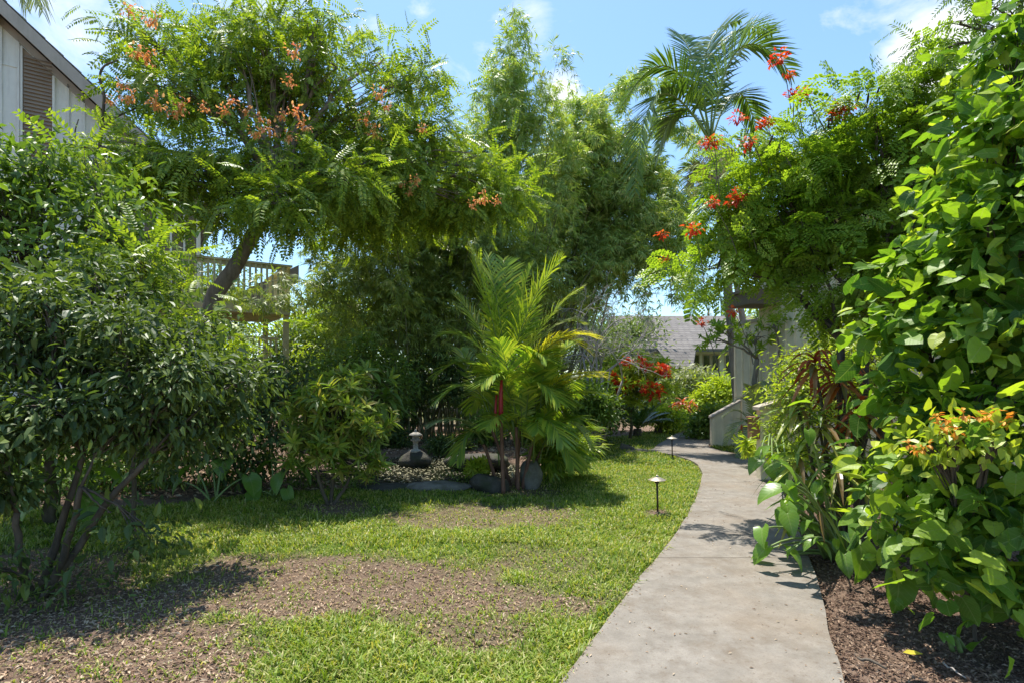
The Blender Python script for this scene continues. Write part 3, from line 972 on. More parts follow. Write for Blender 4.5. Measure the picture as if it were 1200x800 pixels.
# ------------------------------------------------------------------ BUILDINGS at the right
def house_right():
    C = np.array([5.28, 13.5, 0.0]); d = nrm(np.array([.17, -.985, 0]))
    Mx = np.array([[d[0], -d[1], 0], [d[1], d[0], 0], [0, 0, 1]])      # local x towards the eye, local y to the right
    h = thing('house', 'tan board and batten house with stepped wall beside the concrete path', 'house', C)
    a = Acc()
    a.box(0, 0, -.1, 1.0, 4, 2.78, Mx, C); a.box(1.0, -.02, -.1, 6.5, 4, 4.4, Mx, C)
    for x in np.arange(.02, 1.0, .3): a.box(x, -.03, 0, x + .05, -.001, 2.7, Mx, C)
    for x in np.arange(1.05, 6.4, .28): a.box(x, -.05, 0, x + .05, -.021, 4.3, Mx, C)
    obj('wall', a, M['siding_tan'], h)
    a = Acc(); a.box(-.03, -.04, 2.782, .998, .3, 2.85, Mx, C); a.box(2.9, -.07, 0, 3.05, -.052, 4.3, Mx, C)
    obj('wall_cap', a, M['trim'], h)
    a = Acc(); a.box(1.0, -.75, 3.05, 1.8, -.052, 3.3, Mx, C); a.prism([(1.0, 3.302), (1.8, 3.302), (1.8, 3.36), (1.0, 3.36)], .75, Mx, C + Mx @ np.array([0, -.8, 0]))
    obj('eave', a, M['darkwood_shade'], h)
    a = Acc(); a.prism([(.6, 4.3), (6.8, 4.3), (6.8, 4.5), (.6, 4.5)], 4.9, Mx, C + Mx @ np.array([0, -.7, .105]))
    obj('roof', a, M['shingle'], h)
    a = Acc()
    W = np.array([5.3, 13.15, 0])
    a.prism([(-.68, -.1), (-.02, -.1), (-.02, 1.0), (-.68, .62)], .14, np.eye(3), W)
    for x in np.arange(-.64, -.05, .2): a.prism([(x, 0), (x + .04, 0), (x + .04, .62 + (x + .7) * .56), (x, .60 + (x + .68) * .56)], .02, np.eye(3), W + [0, -.022, 0])
    obj('wing_wall', a, M['siding_tan'], h)
    a = Acc(); a.prism([(-.71, .622), (-.02, 1.003), (-.02, 1.05), (-.71, .67)], .19, np.eye(3), W + [0, -.03, 0])
    obj('wing_wall_cap', a, M['trim'], h)


house_right()

W = np.array([3.72, 8.5, 0])
t = thing('garden_wall', 'short tan sloping-topped wall panel beside the path behind the strap-leaved plants', 'wall', W)
a = Acc(); a.prism([(0, -.1), (.75, -.1), (.75, 1.3), (0, 1.06)], .16, np.eye(3), W)
for x in (.1, .34, .58): a.prism([(x, 0), (x + .04, 0), (x + .04, 1.09 + x * .3), (x, 1.08 + x * .3)], .02, np.eye(3), W + [0, -.022, 0])
obj('panel', a, M['siding_tan'], t)
a = Acc(); a.prism([(-.05, 1.05), (.78, 1.313), (.78, 1.36), (-.05, 1.10)], .24, np.eye(3), W + [0, -.05, 0])
obj('coping', a, M['trim'], t)
t = thing('utility_box', 'small reddish brown metal box fixed to the end of the short tan wall', 'box', W + [-.09, .05, .55])
a = Acc(); a.box(-.12, .03, .62, -.003, .2, .92); a.v[-1] += W
obj('casing', a, M['box_brown'], t)
a = Acc(); a.box(-.14, .01, .922, -.001, .22, .95); a.v[-1] += W
obj('lid', a, M['box_brown'], t)


def far_house():
    O = np.array([6.0, 32.0, 0])
    h = thing('house', 'distant cream house with long grey shingle roof at the end of the path', 'house', O)
    Mx = np.eye(3)
    a = Acc(); a.box(0.9, 0, -.1, 11, 7, 3.55, Mx, O)
    obj('wall', a, M['white_wall'], h)
    prof = [(-1.0, 3.2), (0.2, 3.72), (2.2, 4.62), (4.2, 5.55), (4.3, 5.55), (8.4, 3.2), (8.4, 3.0), (4.2, 5.35), (2.2, 4.42), (0.2, 3.55), (-1.0, 3.05)]
    a = Acc(); n = len(prof)
    V = [[.2 + .0, y, z] for y, z in prof] + [[12, y, z] for y, z in prof]
    a.add(np.array(V) + O, [tuple(range(n))[::-1], tuple(range(n, 2 * n))] + [(i, (i + 1) % n, (i + 1) % n + n, i + n) for i in range(n)])
    # lower skirt sweeping down at the left, as in the photo
    a.add(np.array([[1.9, -1.05, 3.19], [4.0, -1.05, 3.19], [3.4, -2.4, 2.1], [2.4, -2.4, 2.1], [1.9, -1.05, 3.04], [4.0, -1.05, 3.04], [3.4, -2.4, 1.98], [2.4, -2.4, 1.98]]) + O,
          [(0, 3, 2, 1), (4, 5, 6, 7), (0, 4, 7, 3), (1, 2, 6, 5), (3, 7, 6, 2), (0, 1, 5, 4)])
    obj('roof', a, M['shingle'], h)
    a = Acc(); a.box(1.0, -.62, 1.9, 1.9, -.02, 3.02, Mx, O)
    obj('dormer', a, M['siding_tan'], h)
    for x0, x1, z0, z1 in ((4.75, 5.1, 2.05, 2.9), (5.25, 5.6, 2.05, 2.9), (6.0, 6.4, 1.8, 2.9), (4.05, 4.5, 2.0, 2.9)):
        a = Acc()
        for b in ((x0 - .06, z0 - .06, x1 + .06, z0), (x0 - .06, z1, x1 + .06, z1 + .06), (x0 - .06, z0, x0, z1), (x1, z0, x1 + .06, z1)):
            a.box(b[0], -.04, b[1], b[2], -.001, b[3], Mx, O)
        w = obj('window', a, M['trim'], h)
        a = Acc(); a.box(x0 + .001, -.02, z0 + .001, x1 - .001, -.003, z1 - .001, Mx, O); obj('pane', a, M['glass'], w)
    a = Acc(); a.box(1.3, -.66, 2.3, 1.62, -.622, 2.85, Mx, O); w = obj('window', a, M['glass'], h)


far_house()

# ------------------------------------------------------------------ path lamps, lantern, rocks, fence
lampp = thing('path_lamp', '', 'lamp', G(771, 601))
b = ORIG[lampp]
a = Acc(); a.tube([b + [0, 0, -.08], b + [-.01, 0, .38]], .011, 8); a.lathe([(.028, 0), (.03, .012), (.012, .02)], b, 14)
obj('post', a, M['lamp_pole'], lampp, True)
a = Acc(); a.lathe([(.095, .375), (.098, .380), (.05, .402), (.018, .412), (.012, .43), (.002, .436)], b + [-.01, 0, 0], 24)
obj('shade', a, M['lamp_cap'], lampp)
a = Acc(); a.lathe([(.02, .34), (.026, .345), (.026, .374), (.01, .3745)], b + [-.01, 0, 0], 12)
obj('lamp_holder', a, M['lamp_pole'], lampp)
lampp['label'] = 'near bronze mushroom path lamp standing in the lawn beside the concrete path'; lampp['group'] = 'lamps along the path'
l2 = lampp.copy(); col.objects.link(l2); l2.location = [float(v) for v in G(788, 536)]
l2['label'] = 'far path lamp at the bend where the concrete path turns left'
for c in list(lampp.children):
    d = c.copy(); col.objects.link(d); d.parent = l2
b = G(735, 527)
t = thing('ground_light', 'small dark wedge-shaped ground light on the far lawn by the path', 'lamp', b)
a = Acc(); a.prism([(-.16, -.02), (.12, -.02), (.17, .05), (-.1, .14)], .16, np.eye(3), b); obj('housing', a, M['pale_box'], t)
a = Acc(); a.box(-.08, .165, .06, .1, .19, .1, None, b); obj('visor', a, M['lamp_pole'], t)

b = P(487, 531, 10.6)
solo('boulder', rock([b[0], b[1], 0.02], [.29, .24, .185], 5), M['rock_dark'], [b[0], b[1], -.2], 'flat dark boulder in the pond carrying the stone lantern', 'rock', True)
b = np.array([b[0], b[1], .16])
t = thing('stone_lantern', 'small carved stone garden lantern on the dark boulder in the pond', 'lantern', b)
a = Acc(); a.lathe([(.13, 0), (.13, .04), (.09, .06), (.055, .08), (.05, .2), (.065, .23), (.08, .25)], b, 20); obj('pedestal', a, M['lantern'], t, True)
a = Acc(); a.lathe([(.11, .252), (.12, .28), (.075, .282), (.075, .36), (.09, .37)], b, 6); obj('light_chamber', a, M['lantern'], t)
a = Acc(); a.lathe([(.15, .372), (.15, .385), (.10, .42), (.055, .44), (.025, .45), (.03, .47), (.02, .5), (.004, .51)], b, 20); obj('lantern_roof', a, M['lantern'], t, True)
t.scale = (.8, .8, .85)

for i, (px, py, r, mt, lab, sd) in enumerate([
        (622, 568, (.17, .2, .30), 'rock', 'pale grey boulder leaning against the right side of the palm clump', 11),
        (572, 572, (.30, .22, .17), 'rock_dark', 'mossy dark boulder at the left foot of the palm clump', 12),
        (512, 573, (.50, .22, .09), 'rock', 'long flat pale edging stone on the near bank of the pond', 13),
        (455, 573, (.42, .2, .07), 'rock_dark', 'low dark edging stone at the left end of the pond bank', 14),
        (560, 543, (.6, .35, .16), 'rock_dark', 'low dark stone on the far right bank of the pond', 15)]):
    b = G(px, py)
    solo('boulder', rock([b[0], b[1], r[2] * .3], r, sd), M[mt], [b[0], b[1], 0], lab, 'rock', True)

b = P(515, 512, 15.3); b[2] = .1
t = thing('picket_fence', 'weathered grey picket fence half hidden under the bamboo behind the pond', 'fence', b)
a = Acc()
for i in range(26): a.box(-2.6 + i * .17, 0, .02, -2.6 + i * .17 + .09, .02, .68, None, b)
obj('pickets', a, M['picket'], t)
for z in (.15, .55):
    a = Acc(); a.box(-2.65, .022, z, 1.8, .06, z + .07, None, b); obj('rail', a, M['picket'], t)
for x in (-2.65, -.4, 1.75):
    a = Acc(); a.box(x, .062, -.1, x + .09, .15, .75, None, b); obj('post', a, M['picket'], t)

# ------------------------------------------------------------------ PLANTS, left to right
L8 = [leaf8(.40), leaf8(.34, .06, .25), leaf8(.46, .1, .1)]
L4 = [leaf4(.4), leaf4(.34, .05, .2)]
HT = [heart(.8, .14, .3, 1), heart(.85, .2, .5, 2), heart(.75, .05, .2, 3), heart(.8, .25, .15, 4)]
PIN = [pinnate(11, .46, .21, .3, 1), pinnate(10, .46, .22, .5, 2), pinnate(12, .44, .2, .15, 3)]
BIP = [bipinnate(6, 5, 1), bipinnate(5, 5, 2), bipinnate(6, 4, 3)]
SPR = [spray(7, .13, 1), spray(6, .14, 2, .8), spray(8, .12, 3, 1.2)]
WH = [whorl(9, .28, 1), whorl(8, .3, 2)]

Z = 4.1
sb = G(48, 694)
bl = [B(30, 400, 4.3, 110, 70), B(130, 400, 4.4, 90, 60), B(190, 440, 4.2, 80, 60), B(245, 435, 4.7, 54, 42), B(60, 480, 3.9, 90, 50), B(150, 490, 4.2, 90, 46), B(245, 480, 4.7, 50, 42),
      B(-10, 520, 3.7, 50, 55), B(95, 350, 4.9, 100, 42), B(175, 630, 3.95, 42, 12, .12, .012), B(130, 600, 3.9, 30, 10, .12, .008), B(95, 680, 3.8, 50, 12, .2, .01), B(-90, 450, 4.0, 80, 150), B(-10, 665, 3.6, 36, 24, .3, .02), B(210, 522, 4.4, 44, 20, None, .05), B(165, 375, 5.0, 46, 22), B(0, 575, 3.8, 40, 26, .2, .06),
      B(50, 350, 4.2, 60, 34), B(140, 385, 4.1, 50, 28), B(215, 395, 4.6, 34, 24), B(290, 445, 4.8, 24, 34), B(-10, 340, 4.4, 50, 40), B(110, 318, 4.9, 34, 22), B(270, 500, 4.8, 26, 18), B(240, 375, 5.0, 26, 16)]
bl = [(c, r, w) for c, r, w in bl]
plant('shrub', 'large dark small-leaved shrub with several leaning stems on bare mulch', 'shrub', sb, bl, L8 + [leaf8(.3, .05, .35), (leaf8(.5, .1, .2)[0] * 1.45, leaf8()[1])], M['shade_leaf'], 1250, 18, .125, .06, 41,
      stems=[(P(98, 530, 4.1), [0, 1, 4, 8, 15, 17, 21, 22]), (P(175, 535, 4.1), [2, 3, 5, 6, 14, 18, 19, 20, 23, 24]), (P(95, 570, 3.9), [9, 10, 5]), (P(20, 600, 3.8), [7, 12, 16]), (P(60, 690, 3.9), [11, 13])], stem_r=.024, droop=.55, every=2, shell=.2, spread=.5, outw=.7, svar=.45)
bl = [B(60, 205, 6.2, 75, 55), B(0, 215, 6, 90, 60), B(40, 290, 6, 120, 70), B(140, 255, 6.1, 60, 60), B(150, 325, 6.3, 55, 45), B(-80, 260, 6, 90, 100), B(60, 400, 6, 140, 80), B(60, 510, 6, 120, 50)]
plant('shrub', 'tall glossy green shrub rising in front of the gabled house', 'shrub', G(60, 610) , bl, [leaf8(.42), leaf8(.36, .05, .3)], M['mid_leaf'], 620, 15, .2, .115, 42, droop=.25, stem_r=.05)
bl = [B(165, 300, 5.6, 46, 28), B(255, 385, 5.5, 36, 18), B(180, 335, 5.7, 36, 22), B(110, 180, 6.3, 40, 22)]
plant('sapling', 'feathery pinnate-leaved sapling arching above the dark shrub', 'sapling', G(150, 620), bl, PIN, M['shower_leaf'], 46, 5, .16, .34, 43, stem_r=.02, every=1)

bl = [B(250, 490, 7.8, 70, 55), B(315, 490, 8.2, 55, 60), B(335, 445, 8.8, 50, 45), B(225, 545, 7.5, 60, 25), B(300, 545, 7.8, 50, 25), B(255, 430, 8.5, 50, 40), B(150, 520, 8, 80, 60)]
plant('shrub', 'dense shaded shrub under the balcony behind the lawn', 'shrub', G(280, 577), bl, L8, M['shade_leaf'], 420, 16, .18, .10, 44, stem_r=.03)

# small tree on the lawn
bl = [B(395, 475, 6.8, 48, 42), B(375, 525, 6.7, 45, 30), B(430, 500, 6.9, 34, 34), B(415, 540, 6.8, 42, 20), B(365, 490, 6.9, 30, 36), B(410, 450, 7.0, 36, 24)]
plant('small_tree', 'small round olive-leaved tree standing alone on the lawn before the pond', 'tree', G(388, 591), bl, WH, M['olive_leaf'], 150, 2, .10, .155, 45,
      stems=[(P(372, 550, 6.75), [1, 4]), (P(392, 545, 6.8), [0, 5]), (P(412, 555, 6.85), [2, 3])], stem_r=.02, every=1, shell=.3, droop=.0, outw=.9, spread=.4)


def elephant_ears(name, label, base, leaves, seed, cat='plant', mat='taro_leaf', group=None):
    """leaves: (px, py, Z, size, facing azimuth deg, tilt)"""
    rng = np.random.default_rng(seed); base = np.asarray(base, float)
    t = thing(name, label, cat, base, group)
    for (px, py, Zl, s, az, tilt) in leaves:
        p = P(px, py, Zl); a = Acc()
        T, fs = heart(.86, .3, .55, int(rng.integers(99)), .24)
        ar = math.radians(az + rng.normal() * 28); tilt = tilt * .6 + rng.normal() * .12
        d = np.array([math.cos(ar), math.sin(ar), -tilt])
        Rm = frame(nrm(d)[None], [math.cos(ar) * .4 + rng.normal() * .35, math.sin(ar) * .4 + rng.normal() * .35, 1])
        s *= rng.uniform(.8, 1.15)
        a.inst(T, fs, p[None], Rm, s * .84)
        o = obj('leaf', a, M[mat], t, True)
        st = Acc(); b0 = base + np.array([rng.normal() * .05, rng.normal() * .05, 0])
        st.tube(bez(b0, (b0 + p) / 2 + np.array([0, 0, .25 * np.linalg.norm(p - b0)]), p, 8), np.linspace(.014, .007, 8), 6)
        obj('stalk', st, M['petiole'], o, True)
    return t


elephant_ears('elephant_ear', 'elephant ear plant with pale upright stalks at the left lawn edge', G(245, 588),
              [(225, 545, 7.3, .35, 200, .7), (262, 540, 7.4, .4, 300, .6), (292, 558, 7.2, .3, 280, 1.4), (245, 520, 7.6, .4, 100, .4), (212, 565, 7.2, .25, 230, 1)], 51)
elephant_ears('elephant_ear', 'elephant ear plant with broad drooping leaves between the shaded shrub and lone tree', G(320, 582),
              [(300, 575, 7.2, .24, 260, 1.3), (330, 556, 7.2, .34, 290, .8), (345, 545, 7.5, .4, 20, .6), (318, 540, 7.6, .35, 160, .6), (336, 573, 7.1, .22, 300, 1.6)], 52)
elephant_ears('elephant_ear', 'bright elephant ear plant seen through the stems of the dark shrub', G(75, 605),
              [(60, 560, 6, .5, 260, .8), (95, 580, 6.1, .45, 300, 1), (45, 590, 6, .4, 220, 1), (110, 550, 6.3, .45, 20, .5), (75, 540, 6.2, .5, 90, .3)], 53)


def strap_plant(name, label, base, heads, mat, seed, L=.45, w=.05, n=26, cat='plant', group=None, mats=None):
    rng = np.random.default_rng(seed); base = np.asarray(base, float)
    t = thing(name, label, cat, base, group)
    for hi, hd in enumerate(heads):
        hd = np.asarray(hd, float); st = Acc()
        b0 = base + np.array([rng.normal() * .06, rng.normal() * .06, -.03])
        st.tube(wob(bez(b0, (b0 + hd) / 2 + np.array([0, 0, .1]), hd, 7), .008, rng), np.linspace(.02, .012, 7), 6)
        o = obj('stem', st, M['twig'], t, True)
        a = Acc()
        for i in range(n):
            az = i * 2.4 + rng.normal() * .2; el = .95 - 1.2 * i / n
            d = np.array([math.cos(az) * math.cos(el), math.sin(az) * math.cos(el), math.sin(el)])
            strap(a, hd + np.array([0, 0, .1 - .15 * i / n]), d, L * rng.uniform(.7, 1.1), w * rng.uniform(.8, 1.2), rng, rng.uniform(.45, 1.0))
        obj('leaf_rosette', a, M[(mats[hi] if mats else mat)], o)
    return t


strap_plant('dracaena', 'green broad strap-leaved dracaena rising behind the lone tree', G(440, 571), [P(432, 440, 7.9), P(452, 470, 8.0), P(415, 455, 8.2)], 'mid_leaf', 54, .5, .085, 18)

# ---- flowering shower tree
def flowers(parent, spots, mat, r, n, seed, petal=.05):
    rng = np.random.default_rng(seed); T, fs = leaf8(.6, .1, .2); a = Acc(); k = n
    d = nrm(rng.normal(size=(k, 3))); pos = d * r * rng.random((k, 1)) ** .5 * np.array([1, 1, .7])
    a.inst(T, fs, pos, frame(nrm(d + rng.normal(size=(k, 3)) * .5), [0, 0, 1]), petal * rng.uniform(.7, 1.3, k))
    for q in pos[::3]: a.tube(np.array([[0, 0, -r * .9], q * .5 + [0, 0, -r * .25], q]), [.004, .003, .002], 3, False)
    me = a.mesh('flower_cluster'); me.materials.append(M[mat])
    for s in spots:
        o = bpy.data.objects.new('flower_cluster', me); col.objects.link(o); o.parent = parent
        o.location = [float(v) for v in (np.asarray(s) - ORIG[parent])]
        o.rotation_euler = tuple(rng.uniform(-.5, .5, 2)) + (rng.uniform(0, 6),); q = rng.uniform(.65, 1.2); o.scale = (q, q, q)


bl = [B(165, 45, 8.6, 45, 40), B(205, 110, 8.4, 80, 45), B(235, 195, 8.2, 100, 50), B(160, 205, 8.0, 55, 35), B(335, 95, 9, 70, 60), B(300, 35, 9.1, 60, 36), B(372, 25, 9.0, 40, 30),
      B(420, 150, 9.5, 75, 50), B(440, 215, 9.6, 90, 50), B(335, 190, 9, 90, 60), B(545, 235, 10, 75, 38), B(490, 95, 9.9, 55, 26), B(450, 70, 9.8, 30, 30, None, .15),
      B(260, 245, 8.4, 90, 24), B(425, 262, 10, 85, 36), B(130, 165, 8.3, 40, 16), B(225, 40, 9, 45, 35, None, .15), B(595, 225, 10.2, 45, 32), B(500, 155, 9.8, 50, 40), B(470, 190, 9.2, 60, 40), B(560, 195, 10, 50, 30), B(520, 250, 10.4, 55, 28), B(325, 240, 7.7, 60, 34), B(395, 215, 8.2, 70, 38), B(395, 80, 8.9, 40, 40), B(270, 60, 8.6, 50, 40)]
tr = plant('shower_tree', 'large feathery tree with coral blossoms spreading across the upper left', 'tree', P(150, 563, 8.5) * [1, 1, 0], bl, PIN, M['shower_leaf'], 1120, 6, .22, .36, 46,
           stems=[(P(325, 222, 8.5), range(len(bl)))], stem_r=.125, every=2, twig_r=.008, droop=.35, shell=.42, bark='bark_warm')
rng = np.random.default_rng(4)
sp = [(150, 12), (178, 22), (175, 68), (142, 98), (150, 112), (185, 120), (215, 122), (240, 126), (272, 118), (305, 138), (318, 150), (330, 135), (345, 130), (358, 146), (338, 160), (300, 155), (340, 95), (445, 110),
      (452, 124), (430, 140), (470, 215), (487, 212), (480, 225), (566, 232), (582, 236), (205, 130), (262, 130), (290, 130), (130, 118), (160, 60), (345, 60), (555, 240), (495, 150), (440, 155)]
flowers(tr, [P(x, y, (7.3 if x < 260 else 7.55 if x < 400 else 8.5)) for x, y in sp], 'pink_fl', .125, 34, 5, .046)
a = Acc()
zz = 8.0
pts = smooth([P(330, 240, 8.4), P(230, 215, 8.1), P(180, 190, zz), P(140, 175, zz), P(80, 172, zz)], 5); a.tube(pts, np.linspace(.05, .015, len(pts)), 6)
pts = smooth([P(117, 172, zz), P(120, 140, zz), P(122, 112, zz), P(117, 92, zz), P(122, 78, zz), P(138, 71, zz)], 5); a.tube(pts, np.linspace(.026, .012, len(pts)), 6)
pts = smooth([P(120, 150, zz), P(135, 138, zz), P(165, 125, zz + .2)], 5); a.tube(pts, np.linspace(.02, .01, len(pts)), 6)
pts = smooth([P(90, 172, zz), P(88, 155, zz), P(92, 140, zz)], 4); a.tube(pts, np.linspace(.014, .006, len(pts)), 5)
obj('bare_branch', a, M['bark'], tr, True)

# ---- bamboo
def bamboo(label, groups, seed, nspray, mat, size=.3, r=.03, group=None, spr_r=.55, dens_low=.25):
    """groups: (n culms, base px x, base spread m, Z, control px, tip px, tip jitter px)"""
    rng = np.random.default_rng(seed)
    b0 = P(groups[0][1], 500, groups[0][3]) * [1, 1, 0]
    t = thing('bamboo', label, 'bamboo', b0, group)
    cu = Acc(); pos = []; dirs = []
    curves = []; tw = []
    for (n, bx, bs, Zb, c, tip, jit, wgt) in groups:
        for i in range(n):
            p0 = P(bx, 500, Zb) * [1, 1, 0] + np.array([rng.normal() * bs, rng.normal() * bs * .7, -.05])
            j = rng.normal(size=3) * jit / F * Zb
            p2 = P(tip[0], tip[1], Zb) + j * [1, 1.2, 1]
            p1 = P(c[0], c[1], Zb) + j * .5 + rng.normal(size=3) * .2
            pts = bez(p0, p1, p2, 18)
            cu.tube(pts, np.linspace(r, r * .12, 18) * rng.uniform(.75, 1.2), 6, False)
            curves.append(pts); tw.append(wgt * np.linalg.norm(p2 - p0))
    tw = np.array(tw) / sum(tw)
    k = rng.choice(len(curves), nspray, p=tw)
    t_ = dens_low + (1 - dens_low) * rng.random(nspray) ** .8
    C = np.array(curves); fi = t_ * 17; i0 = np.minimum(fi.astype(int), 16); fr = (fi - i0)[:, None]
    p = C[k, i0] * (1 - fr) + C[k, i0 + 1] * fr
    node = np.round(t_ * 24)          # foliage gathers at nodes, leaving gaps
    nr = np.random.default_rng(seed + 1).normal(size=(len(curves), 26, 3))
    side = nrm(nr[k, node.astype(int)] * [1, 1, .35])
    rad = spr_r * (1.15 - .75 * t_) * rng.random(nspray) ** .6
    p = p + side * rad[:, None] + rng.normal(size=p.shape) * .09 - np.array([0, 0, .25]) * rad[:, None]
    d = nrm(side * .8 + rng.normal(size=p.shape) * .5 + [0, 0, -.45])
    a = Acc(); pk = rng.integers(0, 3, nspray); Rm = frame(d, np.array([0, 0, 1]) + rng.normal(size=p.shape) * .4); s = size * rng.uniform(.7, 1.25, nspray)
    for i, (T, fs) in enumerate(SPR):
        m = pk == i; a.inst(T, fs, p[m], Rm[m], s[m])
    obj('foliage', a, M[mat], t)
    obj('culms', cu, M['culm'], t, True)
    return t


bamboo('tall feathery bamboo clump with upright tips against the sky behind the palm', [
    (9, 570, .5, 15, (590, 180), (600, 45), 16, 1.0), (8, 570, .5, 15, (575, 200), (575, 110), 22, 1.0), (8, 570, .5, 15, (625, 200), (638, 110), 20, 1.0),
    (2, 580, .3, 15, (640, 230), (705, 100), 6, .35), (6, 570, .5, 15, (545, 220), (545, 150), 18, .9), (6, 590, .5, 15, (650, 240), (665, 160), 20, .9), (5, 560, .5, 15, (520, 260), (490, 190), 30, .9)], 61, 6800, 'bamboo_leaf', .30, .02, spr_r=.75)
bamboo('broad bamboo clump arching right in a rounded dome beside the bare twiggy shrub', [
    (14, 610, .7, 17.5, (650, 60), (720, 185), 35, 1), (14, 620, .7, 17.5, (690, 80), (775, 255), 32, 1), (12, 610, .7, 17.5, (640, 120), (680, 255), 45, 1), (12, 630, .6, 17, (740, 120), (797, 325), 16, 1), (9, 630, .6, 17, (720, 180), (762, 345), 18, 1),
    (7, 620, .6, 18, (700, 140), (765, 215), 18, .9)], 62, 12500, 'bamboo_leaf', .38, .03, spr_r=.95)
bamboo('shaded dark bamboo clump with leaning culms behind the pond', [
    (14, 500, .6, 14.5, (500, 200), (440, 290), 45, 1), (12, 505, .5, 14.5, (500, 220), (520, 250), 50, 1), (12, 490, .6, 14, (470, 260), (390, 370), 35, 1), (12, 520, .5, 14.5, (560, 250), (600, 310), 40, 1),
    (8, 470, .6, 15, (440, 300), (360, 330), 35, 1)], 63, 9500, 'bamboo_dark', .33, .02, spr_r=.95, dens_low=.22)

# ---- bare twiggy shrub
rng = np.random.default_rng(64); b0 = P(700, 510, 12.3) * [1, 1, 0]; TOP = np.array([0, 0, 1.65])
a = Acc()


def twigs(p, d, L, r, dep):
    q = p + d * L
    m = (p + q) / 2 + rng.normal(size=3) * L * .12
    a.tube(bez(p, m, q, 4), np.linspace(r, r * .6, 4), 4, False)
    if dep == 0: return
    for _ in range(rng.integers(2, 4)):
        nd = nrm(d + rng.normal(size=3) * .62 + (np.array([0, 0, .05])))
        twigs(q if rng.random() < .7 else m, nd, L * rng.uniform(.55, .9), r * .62, dep - 1)


for i in range(10):
    dd = nrm(np.array([rng.normal() * .55 + .1, rng.normal() * .45, .8]))
    q0 = b0 + TOP + rng.normal(size=3) * [.2, .2, .25]
    a.tube(bez(b0 + rng.normal(size=3) * [.06, .06, 0], (b0 + q0) / 2 + rng.normal(size=3) * .08, q0, 6), np.linspace(.026, .022, 6), 6)
    twigs(q0, dd, .6, .021, 5)
solo('bare_shrub', a, M['twig_grey'], b0, 'leafless pale grey twiggy shrub right of the red-stemmed palm', 'shrub', True)

# ---- red-stemmed palm clump
pb = G(600, 568); rng = np.random.default_rng(65)
t = thing('palm', 'clumping palm with a red crownshaft and yellow-green fronds beside the pond', 'palm', pb)
heads = {}
for nm, bx, hx, hy, dz in (('a', 590, 587, 490, -.45), ('b', 605, 612, 450, .1), ('c', 612, 632, 490, -.1), ('d', 598, 575, 500, .15), ('e', 616, 640, 520, .2), ('f', 584, 566, 520, -.15), ('g', 607, 605, 500, -.2)):
    q = P(bx, 566, 8.1 + dz) * [1, 1, 0]; e = P(hx, hy, 8.1 + dz); heads[nm] = e
    a = Acc(); pts = bez(q + [0, 0, -.05], (q + e) / 2 + [0, 0, .1], e, 14)
    a.tube(pts, np.linspace(.028, .02, 14) * (1 + .1 * (np.arange(14) % 2)), 9)
    obj('trunk', a, M['redstem'], t, True)
a = Acc(); a.tube([heads['a'] + [0, 0, -.03], heads['a'] + [0, 0, .12], heads['a'] + [.0, 0, .34], heads['a'] + [.01, 0, .52]], [.026, .033, .028, .016], 10)
obj('crownshaft', a, M['redshaft'], t, True)
a = Acc(); a.tube([heads['a'] + [-.07, .05, -.1], heads['a'] + [-.075, .05, .1], heads['a'] + [-.06, .05, .32]], [.018, .022, .012], 8)
obj('crownshaft', a, M['redshaft'], t, True)
fl = [((590, 445), (578, 360), (549, 284), 0, .66, 'lime_leaf'), ((592, 440), (588, 370), (572, 300), .3, .6, 'wax_leaf'), ((596, 440), (615, 350), (657, 304), -.2, .64, 'lime_leaf'), ((598, 440), (610, 380), (640, 322), .4, .55, 'wax_leaf'),
      ((612, 440), (645, 370), (690, 412), -.3, .45, 'yellow_frond'), ((612, 440), (640, 365), (684, 378), .2, .4, 'grey_leaf'), ((588, 450), (560, 385), (520, 392), -.1, .45, 'wax_leaf'), ((585, 455), (550, 400), (512, 440), .2, .45, 'wax_leaf'),
      ((580, 480), (545, 430), (512, 470), -.4, .45, 'wax_leaf'), ((632, 480), (655, 440), (696, 440), 0, .4, 'yellow_frond'), ((632, 485), (660, 450), (706, 462), -.4, .42, 'wax_leaf'), ((572, 515), (545, 478), (503, 497), -.5, .36, 'grey_leaf'),
      ((640, 515), (665, 470), (690, 520), -.2, .45, 'wax_leaf'), ((636, 520), (655, 490), (672, 545), -.5, .4, 'wax_leaf'), ((566, 520), (550, 480), (535, 540), -.4, .35, 'wax_leaf'), ((605, 495), (600, 440), (585, 400), -.5, .5, 'wax_leaf'),
      ((612, 450), (622, 400), (640, 420), -.6, .5, 'wax_leaf'), ((610, 470), (630, 430), (655, 470), -.7, .5, 'wax_leaf'), ((600, 470), (590, 420), (565, 450), -.7, .45, 'wax_leaf'), ((640, 510), (650, 470), (640, 430), .1, .5, 'wax_leaf'),
      ((625, 480), (640, 420), (672, 400), .5, .5, 'wax_leaf'), ((575, 490), (555, 440), (540, 410), .4, .45, 'wax_leaf'), ((640, 520), (668, 500), (700, 500), .5, .4, 'wax_leaf'), ((610, 455), (612, 400), (612, 355), .6, .5, 'wax_leaf'),
      ((618, 500), (640, 470), (660, 520), -.8, .4, 'wax_leaf'), ((598, 505), (590, 470), (570, 500), -.8, .36, 'wax_leaf')]
fl += [((593, 442), (576, 380), (556, 306), .2, .64, 'lime_leaf'), ((600, 440), (603, 370), (622, 312), .1, .62, 'wax_leaf'), ((606, 440), (632, 372), (680, 338), .2, .58, 'lime_leaf'), ((590, 445), (566, 385), (536, 345), .3, .55, 'wax_leaf'),
       ((612, 445), (650, 380), (694, 395), -.5, .5, 'yellow_frond'), ((630, 470), (665, 425), (706, 440), -.5, .45, 'yellow_frond'), ((600, 440), (596, 360), (590, 305), .5, .6, 'wax_leaf')]
rr = np.random.default_rng(99)
